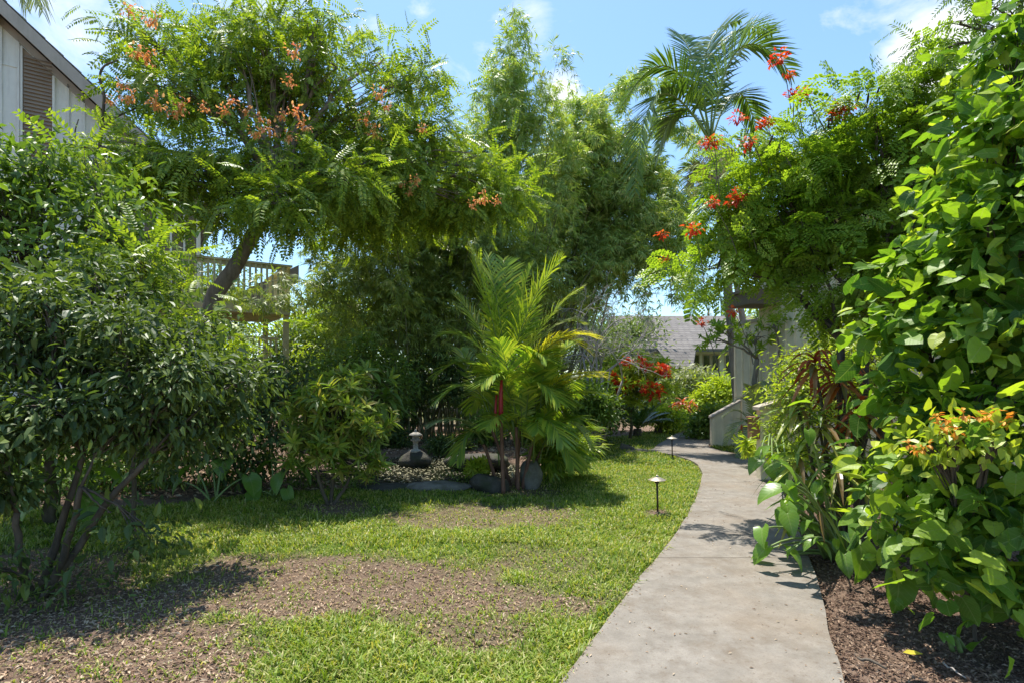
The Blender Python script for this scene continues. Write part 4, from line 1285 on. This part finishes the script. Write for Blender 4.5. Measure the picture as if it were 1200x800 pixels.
for k in range(34):
    bx = rr.uniform(575, 640); by = rr.uniform(470, 545); sx = (bx - 605) * 1.1 + rr.normal() * 30
    fl.append(((bx, by), (bx + sx * .3, by - rr.uniform(45, 85)), (bx + sx * .8, by - rr.uniform(0, 85)), rr.uniform(-.9, .8) if bx > 606 else rr.uniform(.1, .8), rr.uniform(.28, .42), 'wax_leaf' if rr.random() < .95 else 'yellow_frond'))
for p0, p1, p2, dz, ll, mt in fl:
    z0 = 8.1 + dz * .2
    add_frond(t, M[mt], P(*p0, z0), P(*p1, 8.1 + dz * .6), P(*p2, 8.1 + dz), 30, ll * 1.12, rng, droop=.5, w=.03, vang=.3, rib_r=.012, t0=.2, fwd=.8)

# low growth at the palm's foot
plant('shrub', 'low bright grassy-leaved plant on the right of the palm boulder', 'plant', G(655, 550), [B(650, 530, 8.6, 28, 22), B(668, 525, 9, 22, 18)], [spray(8, .1, 5, .9, 1.0)], M['wax_leaf'], 40, 6, .1, .3, 66, stem_r=.01, every=1, droop=-.1)
plant('shrub', 'small fresh green plant rooted between the palm stems and pond', 'plant', G(562, 566), [B(562, 548, 8.1, 14, 10)], WH, M['lime_leaf'], 16, 3, .05, .13, 67, stem_r=.01, every=1)
plant('ground_cover', 'low trailing green plants along the near pond bank', 'plant', G(545, 568), [B(545, 563, 8.2, 30, 5, .2), B(420, 573, 7.8, 30, 4, .2), B(350, 572, 7.9, 40, 7, .2)], L4, M['mid_leaf'], 150, 10, .08, .05, 68, stem_r=.006, every=2)

plant('ground_cover', 'low leafy ground cover behind the lawn under the left shrubs', 'plant', G(150, 590), [B(60, 580, 7.6, 80, 22), B(170, 578, 7.8, 60, 22), B(-60, 580, 7.6, 80, 24), B(260, 572, 8.0, 40, 16), B(120, 555, 8.6, 90, 20), B(20, 555, 8.6, 80, 24)],
      [leaf8(.4, .06, .2), leaf8(.3, .04, .35)], M['mid_leaf'], 420, 10, .12, .11, 190, stem_r=.01, every=6)

# ---- tall palms at the upper right
def tall_palm(label, crown, Zp, base_px, fronds, seed, ll, tr_r=.11, dry=10):
    rng = np.random.default_rng(seed); c = P(*crown, Zp); b = P(base_px, 500, Zp) * [1, 1, 0]
    t = thing('palm', label, 'palm', b, 'tall palms')
    a = Acc(); pts = bez(b + [0, 0, -.1], (b + c) / 2 + [.1, 0, 0], c, 16); a.tube(pts, np.linspace(tr_r * 1.2, tr_r * .8, 16), 10)
    obj('trunk', a, M['bark_grey'], t, True)
    for (p1, p2, dz, lm) in fronds:
        add_frond(t, M['palm_leaf'], c, 2 * P(*p1, Zp + dz * .6) - .5 * (c + P(*p2, Zp + dz)), P(*p2, Zp + dz), 64, ll * lm, rng, droop=.45, w=.05, vang=.25, rib_r=.028, t0=.14, fwd=.5)
    for i in range(dry):
        az = rng.uniform(0, 6.28); d = np.array([math.cos(az), math.sin(az), 0])
        add_frond(t, M['dry_frond'], c + [0, 0, -.1], c + d * .55 + [0, 0, .1], c + d * rng.uniform(.5, .9) + [0, 0, -rng.uniform(.7, 1.1)], 18, .4, rng, droop=.6, w=.02, rib_r=.015)
    return t


tall_palm('tall palm with sweeping arched fronds against the sky at upper right', (833, 168), 13.9, 869,
          [((782, 78), (722, 138), 0, 1.0), ((772, 112), (744, 226), -.8, 1.0), ((828, 62), (868, 24), .6, 1.0), ((866, 58), (928, 88), -.6, 1.15), ((852, 50), (905, 40), 1.2, .95), ((812, 70), (792, 40), 1.6, .9),
           ((797, 130), (768, 190), 1.0, .7), ((866, 110), (893, 180), 1.0, .7), ((805, 95), (760, 165), 1.4, .8)], 71, .95)
tall_palm('shorter palm with drooping grey fronds below the tall palm', (842, 220), 19, 890,
          [((815, 205), (803, 258), -.3, .8), ((825, 195), (806, 222), .6, .7), ((866, 205), (884, 250), 0, .7), ((848, 190), (862, 180), -.8, .6), ((828, 215), (820, 280), -.8, .7), ((852, 215), (860, 280), -.8, .7), ((815, 195), (790, 210), .2, .7)], 72, 1.1, .1, 6)
tall_palm('small distant palm showing above the far grey roof', (745 + 85, 366), 44, 833,
          [((815, 345), (803, 362), 0, .7), ((822, 340), (815, 352), .8, .7), ((840, 345), (850, 366), 0, .7), ((834, 338), (842, 350), -.8, .7), ((820, 350), (808, 378), -.8, .7), ((843, 352), (848, 380), -.8, .6)], 73, 1.2, .1, 2)

# palm whose fronds hang into the top left corner
rng = np.random.default_rng(74); Zp = 9.0; c = P(-60, -100, Zp); b = P(-90, 560, Zp) * [1, 1, 0]
t = thing('palm', 'palm leaning in from beyond the left edge with hanging blue-grey frond tips', 'palm', b)
a = Acc(); a.tube(bez(b + [0, 0, -.1], (b + c) / 2, c, 14), np.linspace(.16, .12, 14), 10); obj('trunk', a, M['bark_grey'], t, True)
for p1, p2, dz in (((20, -150), (50, 14), 0), ((0, -130), (30, 8), .3), ((80, -190), (160, -6), .2), ((70, -190), (138, -4), -.3), ((10, -140), (40, 2), .6), ((-140, -170), (-200, -30), 0), ((-60, -200), (-100, -220), 1.5), ((-40, -180), (60, -120), 2.0), ((-100, -120), (-150, 20), -1)):
    add_frond(t, M['grey_leaf'], c, P(*p1, Zp), P(*p2, Zp + dz), 50, .62, rng, droop=1.0, w=.028, vang=.1, rib_r=.016, fwd=.7)

# ------------------------------------------------------------------ far beds along the path
bl = [B(735, 452, 14.2, 46, 30), B(768, 445, 14.4, 34, 32), B(705, 460, 14, 40, 30), B(745, 432, 14.5, 38, 22)]
t = plant('bract_tree', 'low spreading green tree with scarlet flower clusters by the far lawn', 'tree', P(738, 505, 14.5) * [1, 1, 0], bl, WH, M['lime_leaf'], 240, 2, .13, .17, 81, stem_r=.04, every=1)
flowers(t, [P(x, y, 13.7) for x, y in ((736, 424), (752, 424), (758, 430), (780, 435), (775, 432), (744, 449), (755, 453), (768, 456), (765, 463), (730, 452), (718, 442))], 'red_fl', .13, 26, 6, .14)
for i, (px, py, Zc, L, lab) in enumerate(((747, 492, 15.5, 1.0, 'dark cycad with stiff radiating fronds at the foot of the scarlet-flowered tree'), (772, 492, 16.5, .6, 'smaller pale spiky rosette right of the dark cycad'))):
    rng = np.random.default_rng(82 + i); c = P(px, 500, Zc); c[2] = .18
    t = thing('cycad', lab, 'cycad', c * [1, 1, 0])
    a = Acc(); a.tube([c * [1, 1, 0] - [0, 0, .05], c], [.14, .11], 10); obj('trunk', a, M['bark'], t)
    for k in range(22):
        az = k * 2.4; el = .25 + .9 * (k % 5) / 5
        d = np.array([math.cos(az) * math.cos(el), math.sin(az) * math.cos(el), math.sin(el)])
        add_frond(t, M['cycad_leaf' if i == 0 else 'strap_leaf'], c, c + d * L * .6 + [0, 0, .15 * L], c + d * L, 26, .16, rng, droop=.1, w=.03, rib_r=.01, fwd=.7)
FAR = [
    ('dark rounded mound shrub left of the cycad on the far lawn edge', 'shade_leaf', 13.8, [(690, 492, 30, 20), (715, 488, 28, 18), (668, 490, 20, 24)], .1, 91),
    ('round grey-green shrub with cream flowers in front of the distant house', 'grey_leaf', 22, [(812, 448, 30, 20), (795, 452, 18, 16), (825, 455, 18, 16)], .18, 92),
    ('yellow-green leafy shrub against the end of the tan house', 'lime_leaf', 19, [(838, 466, 18, 22), (848, 462, 14, 24), (826, 478, 14, 14)], .2, 93),
    ('olive shrub in the middle of the far bed behind the path', 'bg_leaf', 21, [(800, 470, 24, 18), (780, 468, 22, 18), (815, 482, 18, 10)], .16, 94),
    ('low deep green shrub at the right of the far path end', 'mid_leaf', 14.6, [(826, 497, 10, 14), (838, 488, 10, 12), (824, 508, 7, 7)], .13, 95),
    ('loose green shrub below the bare twiggy shrub', 'mid_leaf', 11.7, [(690, 470, 24, 26), (660, 475, 28, 28), (706, 478, 14, 20)], .12, 96),
    ('low pale shrub beside the far path before the olive shrub', 'lime_leaf', 16.5, [(780, 488, 14, 9), (792, 492, 9, 6)], .13, 97),
]
for lab, mt, Zf, bls, s, sd in FAR:
    bl = [B(x, y, Zf, rx + 8, ry + 4) for x, y, rx, ry in bls]
    b = bl[0][0] * [1, 1, 0]
    t = plant('shrub', lab, 'shrub', b, bl, L4, M[mt], 130 * len(bl), 9, .02 * Zf * .55, s, sd, stem_r=.03, every=6)
    if sd == 92: flowers(t, [P(x, y, 21.2) for x, y in ((800, 432), (812, 428), (822, 434), (808, 440), (795, 442))], 'white_fl', .12, 18, 7, .12)
strap_plant('cordyline', 'dark red cordyline in the far bed below the grey-green shrub', P(802, 490, 18) * [1, 1, 0], [P(800, 474, 18), P(808, 476, 18), P(795, 477, 18)], 'red_leaf', 98, .5, .08, 16)

# understory behind the pond
for i, (lab, mt, Zf, bls, s) in enumerate((
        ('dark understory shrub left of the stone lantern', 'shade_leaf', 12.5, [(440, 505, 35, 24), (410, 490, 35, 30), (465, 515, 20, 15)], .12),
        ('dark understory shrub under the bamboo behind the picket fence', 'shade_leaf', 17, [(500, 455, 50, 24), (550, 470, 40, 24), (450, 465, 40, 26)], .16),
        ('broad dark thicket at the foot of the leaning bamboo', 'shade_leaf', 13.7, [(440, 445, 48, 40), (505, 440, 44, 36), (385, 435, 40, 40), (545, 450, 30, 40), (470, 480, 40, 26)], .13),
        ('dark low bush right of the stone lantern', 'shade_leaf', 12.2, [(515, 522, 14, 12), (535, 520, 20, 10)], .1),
        ('shaded leafy bush behind the palm stems', 'mid_leaf', 13, [(570, 500, 30, 22), (630, 500, 30, 26), (655, 490, 22, 24)], .13),
        ('lime bush catching sun below the balcony corner', 'lime_leaf', 15.5, [(360, 425, 22, 26), (380, 440, 26, 30), (335, 465, 30, 22)], .14),
        ('sunlit bush behind the lone tree and dracaena', 'mid_leaf', 12.5, [(380, 450, 30, 40), (430, 420, 30, 36), (470, 450, 24, 40)], .13))):
    bl = [B(x, y, Zf, rx, ry) for x, y, rx, ry in bls]
    plant('shrub', lab, 'shrub', bl[0][0] * [1, 1, 0], bl, L4, M[mt], 130 * len(bl), 9, .014 * Zf * .55, s, 110 + i, stem_r=.03, every=6)

# distant trees closing the view
BG = [(-160, 330, 24, 150, 130), (40, 390, 26, 120, 90), (190, 370, 28, 110, 90), (300, 400, 24, 80, 60), (390, 385, 26, 70, 50), (470, 370, 30, 80, 70), (560, 360, 28, 80, 80), (650, 380, 30, 80, 60), (715, 400, 34, 50, 40),
      (950, 380, 24, 90, 90), (1080, 340, 22, 120, 120), (1240, 320, 20, 150, 150), (880, 410, 40, 60, 40)]
nmz = ['wide dark', 'broad', 'bushy', 'low rounded', 'pale sunlit', 'full-crowned', 'tall', 'dense', 'small']
wh = ['beyond the left edge of the photo', 'behind the tall glossy shrub at far left', 'behind the gabled house corner', 'below the balcony on the left', 'right of the balcony', 'behind the dark bamboo clump', 'behind the tall bamboo clump',
      'behind the arching bamboo dome', 'left of the distant grey roof', 'behind the tan house', 'behind the red-flowered shrub at right', 'beyond the right edge of the photo', 'right of the distant grey roof']
for i, (px, py, Zf, rx, ry) in enumerate(BG):
    if i in (0, 11): continue
    rng = np.random.default_rng(130 + i)
    bl = [B(px + rng.normal() * rx * .45, py + rng.normal() * ry * .3, Zf + rng.normal() * 1.0, rx * .6, ry * .6) for _ in range(5)] + [B(px, py + ry * .7, Zf, rx * .8, ry * .5)]
    plant('background_tree', f'{nmz[i % 9]} tree {wh[i]}', 'tree', P(px, 500, Zf) * [1, 1, 0], bl, L4, M['bg_leaf' if i not in (4, 9) else 'lime_leaf'], 520, 12, .55 * Zf / 26, .26, 150 + i,
          stem_r=.14, every=8, twig_r=.015, group='trees in the background', trunk_name='trunk', leaf_name='crown')

# ------------------------------------------------------------------ right side
bl = [B(905, 478, 11, 34, 20), B(880, 495, 11.3, 22, 14)]
rng = np.random.default_rng(171); b = P(886, 530, 11.4) * [1, 1, 0]
t = thing('palm', 'young grey-green feather palm at the foot of the tan house wall', 'palm', b)
a = Acc(); a.tube([b - [0, 0, .05], b + [0, 0, .4]], [.05, .04], 8); obj('trunk', a, M['bark_grey'], t)
for p1, p2, dz in (((875, 470), (850, 520), -.2), ((880, 455), (862, 470), .1), ((895, 455), (918, 480), 0), ((892, 450), (900, 448), .3), ((880, 480), (866, 535), -.6), ((900, 470), (922, 510), -.4), ((885, 450), (880, 452), -.4), ((870, 465), (848, 488), .2)):
    add_frond(t, M['grey_leaf'], b + [0, 0, .35], P(*p1, 11.4 + dz * .5), P(*p2, 11.4 + dz), 34, .3, rng, droop=.35, w=.03, rib_r=.01)
b = P(890, 520, 11.9) * [1, 1, 0]
plant('small_tree', 'slender small tree with open lobed crown against the tan house wall', 'tree', b, [B(850, 388, 11.5, 36, 18), B(885, 395, 11.8, 28, 18), B(838, 400, 11.4, 20, 16), B(905, 380, 11.6, 18, 18)], WH, M['peacock_leaf'], 26, 2, .12, .15, 172,
      stems=[(P(887, 420, 11.9), [0, 1, 2]), (P(915, 420, 11.6), [3])], stem_r=.06, every=1, bark='bark_grey', twig_r=.01)
bl = [B(940, 425, 8.2, 40, 24), B(985, 405, 7.8, 42, 34), B(930, 462, 8.4, 36, 34), B(985, 465, 7.5, 55, 50), B(920, 500, 8.2, 26, 24), B(1030, 430, 7.2, 50, 60)]
plant('shrub', 'rounded fresh green shrub in front of the tan house wall', 'shrub', P(950, 545, 8) * [1, 1, 0], bl, L8, M['lime_leaf'], 520, 12, .15, .075, 173, stem_r=.03)
plant('shrub', 'low mixed green plants bordering the path before the short tan wall', 'plant', G(900, 543), [B(890, 520, 9.6, 22, 10), B(905, 530, 9, 22, 12), B(925, 535, 8, 26, 16)], [spray(7, .2, 8, .9, .9)], M['lime_leaf'], 60, 4, .1, .22, 174, stem_r=.01, every=1)
b = G(868, 531); t = thing('ginger_flower', 'single upright red flower spike with leaning pale leaf near the wing wall', 'flower', b)
a = Acc(); a.tube([b, b + [.02, 0, .42]], .01, 6); obj('stem', a, M['petiole'], t)
a = Acc(); a.lathe([(.012, .4), (.034, .44), (.03, .5), (.018, .56), (.003, .6)], b + [.02, 0, 0], 10); obj('flower_head', a, M['red_fl'], t, True)
a = Acc(); rng = np.random.default_rng(3)
for k in range(5): strap(a, b + [0, 0, .1], np.array([-.7 + .3 * k, -.2, 1.0 - .1 * k]), .75, .09, rng, .4)
obj('leaf', a, M['lime_leaf'], t)

# peacock flower
bl = [B(862, 282, 6.3, 58, 42), B(905, 215, 6.1, 55, 45), B(965, 195, 5.9, 60, 55), B(1040, 175, 5.7, 55, 60), B(985, 255, 5.9, 90, 48), B(855, 250, 6.4, 45, 28), B(925, 290, 6.1, 60, 30), B(1070, 115, 5.6, 48, 50),
      B(1090, 220, 5.5, 60, 70), B(1040, 315, 5.7, 50, 40), B(900, 170, 6.2, 40, 26), B(1015, 125, 5.7, 28, 24, None, .1), B(832, 315, 6.4, 26, 32), B(1060, 300, 5.5, 50, 50), B(990, 335, 5.8, 40, 22, None, .15)]
t = plant('peacock_flower', 'tall airy shrub with scarlet flower heads and dark pods right of the path', 'shrub', P(1000, 640, 5.4) * [1, 1, 0], bl, BIP, M['peacock_leaf'], 430, 3, .17, .28, 175,
          stems=[(P(985, 400, 5.7), [0, 1, 5, 6, 12]), (P(1015, 380, 5.6), [2, 4, 10, 9]), (P(1045, 400, 5.5), [3, 7, 8, 11, 13, 14])], stem_r=.045, every=2, twig_r=.006, bark='bark')
sp = [(912, 69), (925, 88), (937, 110), (928, 112), (943, 108), (865, 138), (892, 146), (900, 142), (835, 165), (829, 168), (877, 168), (980, 128), (993, 126), (978, 138), (862, 235), (835, 238), (866, 228), (775, 275), (778, 304), (812, 268), (860, 365), (822, 378), (1105, 82), (1130, 98), (984, 135)]
flowers(t, [P(x, y, 5.9 if x > 800 else 6.5) for x, y in sp], 'red_fl', .09, 32, 8, .048)
a = Acc(); rng = np.random.default_rng(176)
for x, y in sp:
    p = P(x, y, 5.9 if x > 800 else 6.5); q = p + np.array([.12 + rng.normal() * .1, rng.normal() * .1 - .1, -.55])
    a.tube(bez(q, (p + q) / 2 + [.05, 0, 0], p, 5), np.linspace(.006, .003, 5), 4)
obj('flower_stalks', a, M['twig'], t)
a = Acc(); cl, out, k = clumps(bl, 96, rng, .6)
pods = []
for v in range(3):
    a = Acc(); L = .085 + .012 * v
    a.tube([(0, 0, 0), (.006 * v, 0, -L * .3), (.004 * v, 0, -L * .75), (-.01 * v, 0, -L)], [.002, .0085, .009, .002], 5)
    me = a.mesh('seed_pod'); me.materials.append(M['pod']); pods.append(me)
for i, c in enumerate(cl):
    o = bpy.data.objects.new('seed_pod', pods[i % 3]); col.objects.link(o); o.parent = t
    o.location = [float(q) for q in c - ORIG[t]]; o.rotation_euler = (rng.normal() * .4, rng.normal() * .4, rng.uniform(0, 6)); o.scale = (1.25,) * 3

# overhanging feathery tree, top right
bl = [B(1125, 28, 4.9, 40, 22), B(1165, 10, 4.7, 40, 26), B(1105, 60, 5, 26, 14), B(1230, -20, 4.6, 60, 50), B(1180, -60, 4.8, 60, 40)]
plant('feathery_tree', 'ferny-leaved tree overhanging from the right top corner above the hedge', 'tree', P(1230, 640, 5.2) * [1, 1, 0], bl, [pinnate(14, .22, .22, .25, 5), pinnate(13, .22, .22, .4, 6)], M['mid_leaf'], 46, 3, .16, .36, 177,
      stems=[(P(1215, 60, 4.9), range(5))], stem_r=.06, every=1)

# big broad-leaved hedge
bl = [B(1195, 60, 3.8, 50, 60), B(1182, 150, 3.6, 66, 72), B(1140, 235, 3.9, 60, 52), B(1180, 270, 3.5, 80, 80), B(1105, 320, 3.8, 80, 60), B(1175, 380, 3.4, 85, 80), B(1070, 390, 3.9, 66, 52), B(1085, 470, 3.7, 80, 50), B(1170, 500, 3.3, 80, 70),
      B(1075, 560, 3.6, 66, 52), B(1150, 600, 3.2, 80, 60), B(1120, 650, 3.2, 60, 40), B(1185, 690, 3.05, 55, 40), B(1310, 150, 3.5, 110, 160), B(1310, 420, 3.2, 110, 170), B(1310, 640, 3.0, 100, 90), B(1200, 300, 4.4, 120, 200, .5), B(1048, 620, 3.7, 34, 32)]
t = plant('broad_leaf_shrub', 'tall glossy broad heart-leaved shrub filling the right edge', 'shrub', P(1140, 690, 3.8) * [1, 1, 0], bl, HT + [heart(.6, .1, .45, 8, .08), (HT[0][0] * .6, HT[0][1]), (HT[2][0] * 1.3, HT[2][1]), leaf8(.5, .1, .3)], M['big_leaf'], 1500, 6, .14, .1, 178,
          stems=[(P(1120, 480, 3.9), [2, 4, 6, 7, 9, 17]), (P(1170, 420, 3.7), [0, 1, 3, 5, 8, 16]), (P(1150, 640, 3.5), [10, 11, 12]), (P(1300, 450, 3.6), [13, 14, 15])], stem_r=.035, every=3, droop=.3, outw=.6, upw=.75, shell=.5, svar=.45, spread=.85)
bl = [B(1120, 510, 3.05, 45, 20), B(1170, 515, 2.95, 40, 26), B(1090, 525, 3.15, 30, 18)]
t = plant('honeysuckle', 'orange-flowered climber clinging to the lower right hedge', 'climber', P(1140, 690, 3.3) * [1, 1, 0], bl, [leaf8(.6, .08, .2), leaf8(.55, .1, .1)], M['lime_leaf'], 60, 5, .09, .07, 179, stem_r=.01, every=1)
flowers(t, [P(x, y, 2.95) for x, y in ((1098, 487), (1112, 492), (1130, 485), (1150, 487), (1165, 484), (1175, 492), (1120, 505), (1105, 500), (1088, 520), (1065, 520), (1185, 488), (1078, 525))], 'orange_fl', .032, 12, 9, .034)

# strap-leaved ti plants
strap_plant('ti_plant', 'clump of strap-leaved ti plants with red-bronze tops beside the path', G(985, 640),
            [P(955, 430, 5.3), P(985, 448, 5.2), P(935, 480, 5.2), P(1005, 490, 5.0), P(960, 500, 5.0), P(1025, 475, 5.2), P(935, 540, 5.0), P(980, 550, 4.8), P(1015, 555, 4.9), P(950, 585, 4.8), P(1000, 520, 5.4)], 'strap_leaf', 181, .42, .045, 28,
            mats=['red_leaf', 'red_leaf', 'strap_leaf', 'red_leaf', 'strap_leaf', 'strap_leaf', 'strap_leaf', 'strap_leaf', 'strap_leaf', 'strap_leaf', 'strap_leaf'])
rr = np.random.default_rng(55)
lv = [(925 + rr.normal() * 26, 605 + rr.normal() * 34, 4.5 + rr.normal() * .18, rr.uniform(.13, .215), rr.uniform(140, 330), rr.uniform(.3, 1.5)) for _ in range(28)]
lv = [(max(x, 893 + abs(y - 620) * .3), y, z, a_, b_, c_) for x, y, z, a_, b_, c_ in lv if y < 668]
elephant_ears('taro_plant', 'taro plant with leaves spilling over the edge of the concrete path', G(985, 655), lv, 182)
elephant_ears('taro_plant', 'taro plant with round flat-hanging leaves at the mulch edge under the hedge', G(1030, 665),
              [(1008, 638, 4.0, .27, 250, 1.9), (1052, 672, 3.75, .26, 275, 2.2), (1045, 610, 4.0, .25, 300, 1.2), (1020, 600, 4.2, .25, 230, .9), (1070, 640, 3.8, .22, 310, 1.4), (990, 650, 4.2, .2, 220, 1.4)], 183)
elephant_ears('taro_seedling', 'tiny two-leaved taro seedling alone on the right mulch bed', G(1112, 760), [(1106, 742, 3.15, .07, 200, .25), (1118, 744, 3.15, .06, 340, .25), (1110, 746, 3.1, .05, 270, .3)], 184)
elephant_ears('taro_plant', 'young leafy taro at the path edge before the utility box', G(905, 556), [(890, 538, 6.0, .25, 200, .6), (905, 545, 5.9, .25, 250, .9), (920, 535, 6.0, .25, 100, .4), (900, 528, 6.2, .24, 150, .4), (915, 555, 5.8, .2, 270, 1.1)], 185)

# litter one can point at
T, fs = leaf8(.45, .05, .05)
a = Acc(); p = G(1058, 768); a.inst(T, fs, p[None] + [0, 0, .02], frame(np.array([[1, -.2, .05]]), [0, -.2, 1]), .10)
solo('fallen_leaf', a, M['yellow_frond'], p, 'yellow fallen leaf lying on the right mulch', 'leaf')
a = Acc(); p = G(1005, 774); q = G(1040, 788)
a.tube(wob(bez(p + [0, 0, .02], (p + q) / 2 + [0, 0, .04], q + [0, 0, .02], 7), .008, R), [.006, .008, .009, .009, .008, .006, .004], 6)
solo('fallen_twig', a, M['bark'], p, 'dark curved twig lying on the right mulch near the path', 'twig', True)
a = Acc(); p = G(1105, 780); q = G(1135, 800)
a.tube(wob(bez(p + [0, 0, .02], (p + q) / 2 + [0, 0, .03], q + [0, 0, .02], 6), .005, R), np.linspace(.005, .003, 6), 6)
solo('fallen_twig', a, M['twig_grey'], p, 'pale straight twig at the bottom of the right mulch', 'twig', True)

# ------------------------------------------------------------------ light, sky, camera
SUN = nrm(np.array([-.28, .96, 0])); EL = math.radians(71)
sd = np.array([SUN[0] * math.cos(EL), SUN[1] * math.cos(EL), math.sin(EL)])
w = bpy.data.worlds.new('World'); sc.world = w; w.use_nodes = True
nt = w.node_tree; nt.nodes.clear()
N = nt.nodes.new; lk = nt.links.new
out = N('ShaderNodeOutputWorld'); bg = N('ShaderNodeBackground'); bg.inputs['Strength'].default_value = .115
sky = N('ShaderNodeTexSky'); sky.sky_type = 'NISHITA'; sky.sun_disc = False
sky.sun_elevation = EL; sky.sun_rotation = math.atan2(sd[0], sd[1]); sky.air_density = 1.0; sky.dust_density = .6; sky.ozone_density = 1.0
tc = N('ShaderNodeTexCoord')
nz = N('ShaderNodeTexNoise'); nz.inputs['Scale'].default_value = 5.5; nz.inputs['Detail'].default_value = 9; nz.inputs['Roughness'].default_value = .62; nz.inputs['Distortion'].default_value = .4
mp = N('ShaderNodeMapping'); mp.inputs['Scale'].default_value = (1, 1, 1.7); lk(tc.outputs['Generated'], mp.inputs[0]); lk(mp.outputs[0], nz.inputs['Vector'])


def mth(op, a, b=0.0, clamp=False):
    m = N('ShaderNodeMath'); m.operation = op; m.use_clamp = clamp
    for s, v in ((m.inputs[0], a), (m.inputs[1], b)):
        if isinstance(v, bpy.types.NodeSocket): lk(v, s)
        else: s.default_value = v
    return m.outputs[0]


tot = None
for px, py, rad, amt in ((95, 40, .12, .55), (165, 85, .10, .5), (40, -60, .2, .3), (-200, 200, .4, .45), (660, 112, .05, .95), (1095, 70, .09, 1.2), (1300, 60, .4, .7), (495, 15, .06, .6), (440, 25, .06, .35), (625, 10, .05, .35), (300, -200, .5, .3)):
    c = nrm(P(px, py, 1) - [0, 0, H])
    vm = N('ShaderNodeVectorMath'); vm.operation = 'DISTANCE'; lk(tc.outputs['Generated'], vm.inputs[0]); vm.inputs[1].default_value = tuple(c)
    f = mth('MULTIPLY', mth('SUBTRACT', 1.0, mth('DIVIDE', vm.outputs['Value'], rad), True), amt)
    tot = f if tot is None else mth('MAXIMUM', tot, f)
cl = mth('MULTIPLY', mth('SUBTRACT', mth('ADD', nz.outputs['Fac'], mth('MULTIPLY', tot, .62)), .66), 3.2, True)
mx = N('ShaderNodeMix'); mx.data_type = 'RGBA'; lk(cl, mx.inputs[0]); 
ti = N('ShaderNodeMix'); ti.data_type = 'RGBA'; ti.blend_type = 'MULTIPLY'; ti.inputs[0].default_value = 1; lk(sky.outputs[0], ti.inputs[6]); ti.inputs[7].default_value = (.72, .86, .92, 1)
lk(ti.outputs[2], mx.inputs[6]); mx.inputs[7].default_value = (4.6, 4.7, 4.85, 1)
lk(mx.outputs[2], bg.inputs['Color']); lk(bg.outputs[0], out.inputs['Surface'])

sl = bpy.data.lights.new('sun', 'SUN'); sl.energy = 3.55; sl.angle = math.radians(.53); sl.color = (1, .95, .87)
so = bpy.data.objects.new('sun', sl); col.objects.link(so)
from mathutils import Vector
so.rotation_euler = Vector(tuple(-sd)).to_track_quat('-Z', 'Y').to_euler(); so.location = (0, 0, 30)

cam = bpy.data.cameras.new('camera'); cam.sensor_width = 36; cam.lens = 36 * F / 1200; cam.shift_y = (HY - 400) / 1200; cam.clip_start = .05; cam.clip_end = 1000
co = bpy.data.objects.new('camera', cam); col.objects.link(co); co.location = (0, 0, H); co.rotation_euler = (math.pi / 2, 0, 0)
sc.camera = co
sc.view_settings.view_transform = 'Standard'; sc.view_settings.look = 'None'; sc.view_settings.gamma = 1; sc.view_settings.exposure = 1.3
sc.view_settings.use_curve_mapping = False
sc.cycles.use_denoising = True
try: sc.cycles.denoiser = 'OPENIMAGEDENOISE'
except Exception: pass
sc.cycles.max_bounces = 7; sc.cycles.diffuse_bounces = 4; sc.cycles.glossy_bounces = 2; sc.cycles.transmission_bounces = 4
sc.cycles.sample_clamp_indirect = 6
